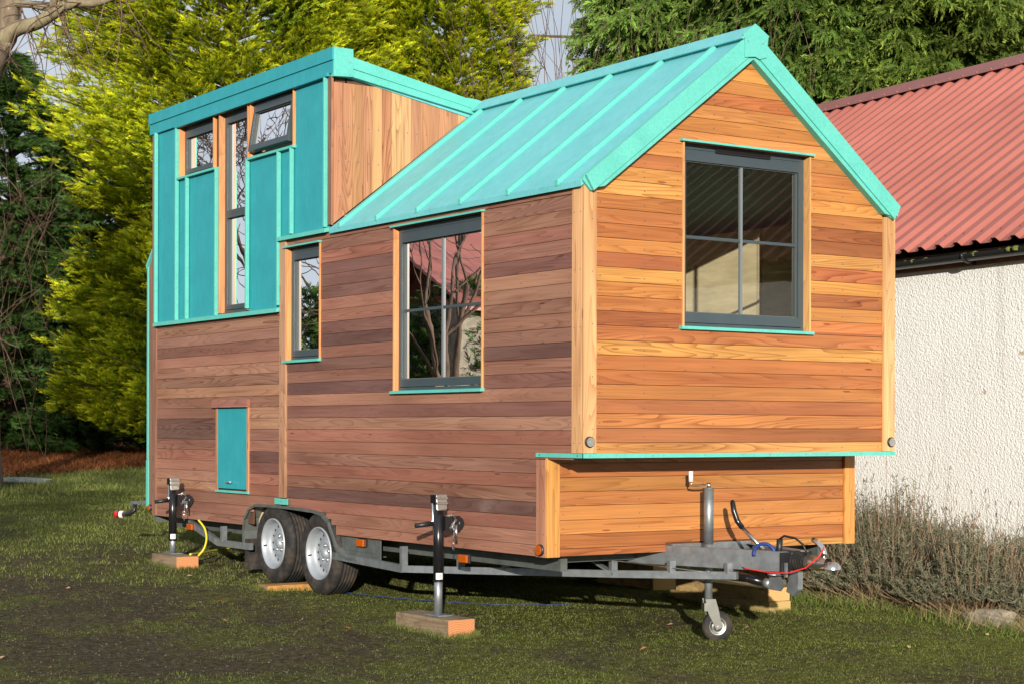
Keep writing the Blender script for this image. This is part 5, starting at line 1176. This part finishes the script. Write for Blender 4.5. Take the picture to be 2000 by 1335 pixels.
# ------------------------------------------------------------------ surroundings seen only in the glass, trees that shade the lawn, and a hedge added to cut skylight
def offs(o, s):  # o: offset across the sun's travel, s: distance along it
    ca, sa = math.cos(R(32.5)), math.sin(R(32.5)); return (o*ca+s*sa, -o*sa+s*ca)
def hedge(name, x0, y0, x1, y1, h, wd, n, label, sc=.5, c=(DK0, DK1), group=None):
    L = math.hypot(x1-x0, y1-y0); ux, uy = (x1-x0)/L, (y1-y0)/L; root = empty(name, ((x0+x1)/2, (y0+y1)/2, gz(0, (y0+y1)/2))); tag(root, label, 'hedge', group)
    t = RS.rand(n)*L; q = RS.normal(0, .3, n)*wd; top = h*(.82+.3*vnoise(t*.6, t*0+3)); z = top*RS.rand(n)**.75
    P = np.c_[x0+ux*t-uy*q, y0+uy*t+ux*q, 0*t]; P[:, 2] = gzv(P[:, 0], P[:, 1])+z; D = RS.normal(0, 1, (n, 3)); D[:, 2] = np.abs(D[:, 2])*.6
    V, F, C = place_sprays('dark', P, D, np.tile([0, 0, .8], (n, 1))+RS.normal(0, .7, (n, 3)), sc*RS.uniform(.6, 1.3, n), *c)
    npmesh('foliage', V, F, 'leaf', root, vcol=C)
    mb = MB()
    for k in range(int(L/1.2)): a = (k+.5)*1.2; g_ = gz(0, y0+uy*a); mb.tube([(x0+ux*a, y0+uy*a, g_-.1), (x0+ux*a, y0+uy*a, g_+h*.7)], [.06, .02], 5, caps=False)
    mb.build('stems', ['barkd'], root, fix=False)
pa = base(-420, 46); pb_ = base(560, 46); hedge('conifer_hedge', pa.x, pa.y, pb_.x, pb_.y, 4.6, 1.2, 5200, 'dark hedge far back under the conifers on the left', .75, ((.010, .022, .008), (.03, .055, .018)))
hedge('field_hedge', -27, 14, -4, 37, 3.3, .9, 15000, 'dark hedge across the yard, mirrored in the side windows', .45)
hedge('field_hedge', -24, -26, 24, -30, 4.8, .9, 9000, 'dark hedge added out of view behind the photographer to cut skylight', .6)  # unseen hedge, added and raised to block low sky fill
T_ = (((-11, 19.5), 10, 'nearest'), ((-13.5, 23), 12, 'second nearest'), ((-9.5, 24), 12, 'forked'), ((-16.5, 25), 13, 'tall'), ((-12, 28), 13, 'broad'), ((-15.5, 31), 14, 'broadest'), ((-10, 31.5), 13, 'slender'), ((-19.5, 29), 13, 'leaning'), ((-13.5, 35), 14, 'tallest'), ((-17.5, 36), 14, 'farthest'), ((-8, 27), 11, 'smallest'), ((-12.5, 21.5), 11, 'low-branched'), ((-7.5, 30), 13, 'thin-twigged'), ((12, -20), 11, 'mirrored'), ((18, -16), 12, 'wide'))
for k, ((x, y), H, adj) in enumerate(T_):
    wh = 'the yard, mirrored in the side windows' if x < 0 else 'the lane, mirrored in the gable window'
    bare_tree('bare_tree', (x, y, gz(x, y)), H, adj+' bare tree across '+wh, nmain=1, levels=6, r0=.045+.004*H, spread=.80, mat='barkd', seed=60+k, group='bare trees across '+wh, twig=.011, ratio=.72, kids=2)
bx_, by_ = -17.5, 28.5; b2 = empty('barn', (bx_, by_, gz(bx_, by_))); tag(b2, 'stone barn with a red roof beyond the hedge, mirrored in the side windows', 'barn')
mb = MB(); mb.box((bx_-2.6, by_-3.5, 0), (bx_+2.6, by_+3.5, 4.0)); mb.build('wall', ['stone'], b2)
mb = MB(); mb.prism([(bx_-3, by_-3.9, 3.85), (bx_-3, by_, 6.0), (bx_-3, by_+3.9, 3.85), (bx_-3, by_+3.9, 3.78), (bx_-3, by_, 5.9), (bx_-3, by_-3.9, 3.78)], (5.7, 0, 0)); mb.build('roof', ['redroof'], b2)
for (o, s, rr, lab) in ((-6.6, -30, 1.7, 'tall dark conifer behind the photographer, right of its row'), (-10.2, -31, 2.1, 'tall dark conifer behind the photographer, middle of its row'), (-14.6, -30, 2.4, 'tall dark conifer behind the photographer, left of its row')):
    x, y = offs(o, s); root = empty('dark_conifer', (x, y, gz(x, y))); tag(root, lab, 'conifer', 'dark conifers behind the photographer')
    n = 2300; hh = RS.rand(n)**.8*14.6; a = RS.rand(n)*6.283; r = rr*np.clip((14.9-hh)/4.5, .05, 1)*RS.rand(n)**.4; P = np.c_[x+np.cos(a)*r, y+np.sin(a)*r, gz(x, y)+.6+hh]; D = np.c_[np.cos(a), np.sin(a), RS.normal(0, .3, n)]
    V, F, C = place_sprays('dark', P, D, np.tile([0, 0, .8], (n, 1))+RS.normal(0, .7, (n, 3)), np.full(n, .62), DK0, DK1)
    npmesh('crown', V, F, 'leaf', root, vcol=C); mb = MB(); mb.tube([(x, y, gz(x, y)-.2), (x, y, 8), (x, y, 14.5)], [.3, .2, .04], 10); mb.build('trunk', ['barkd'], root)
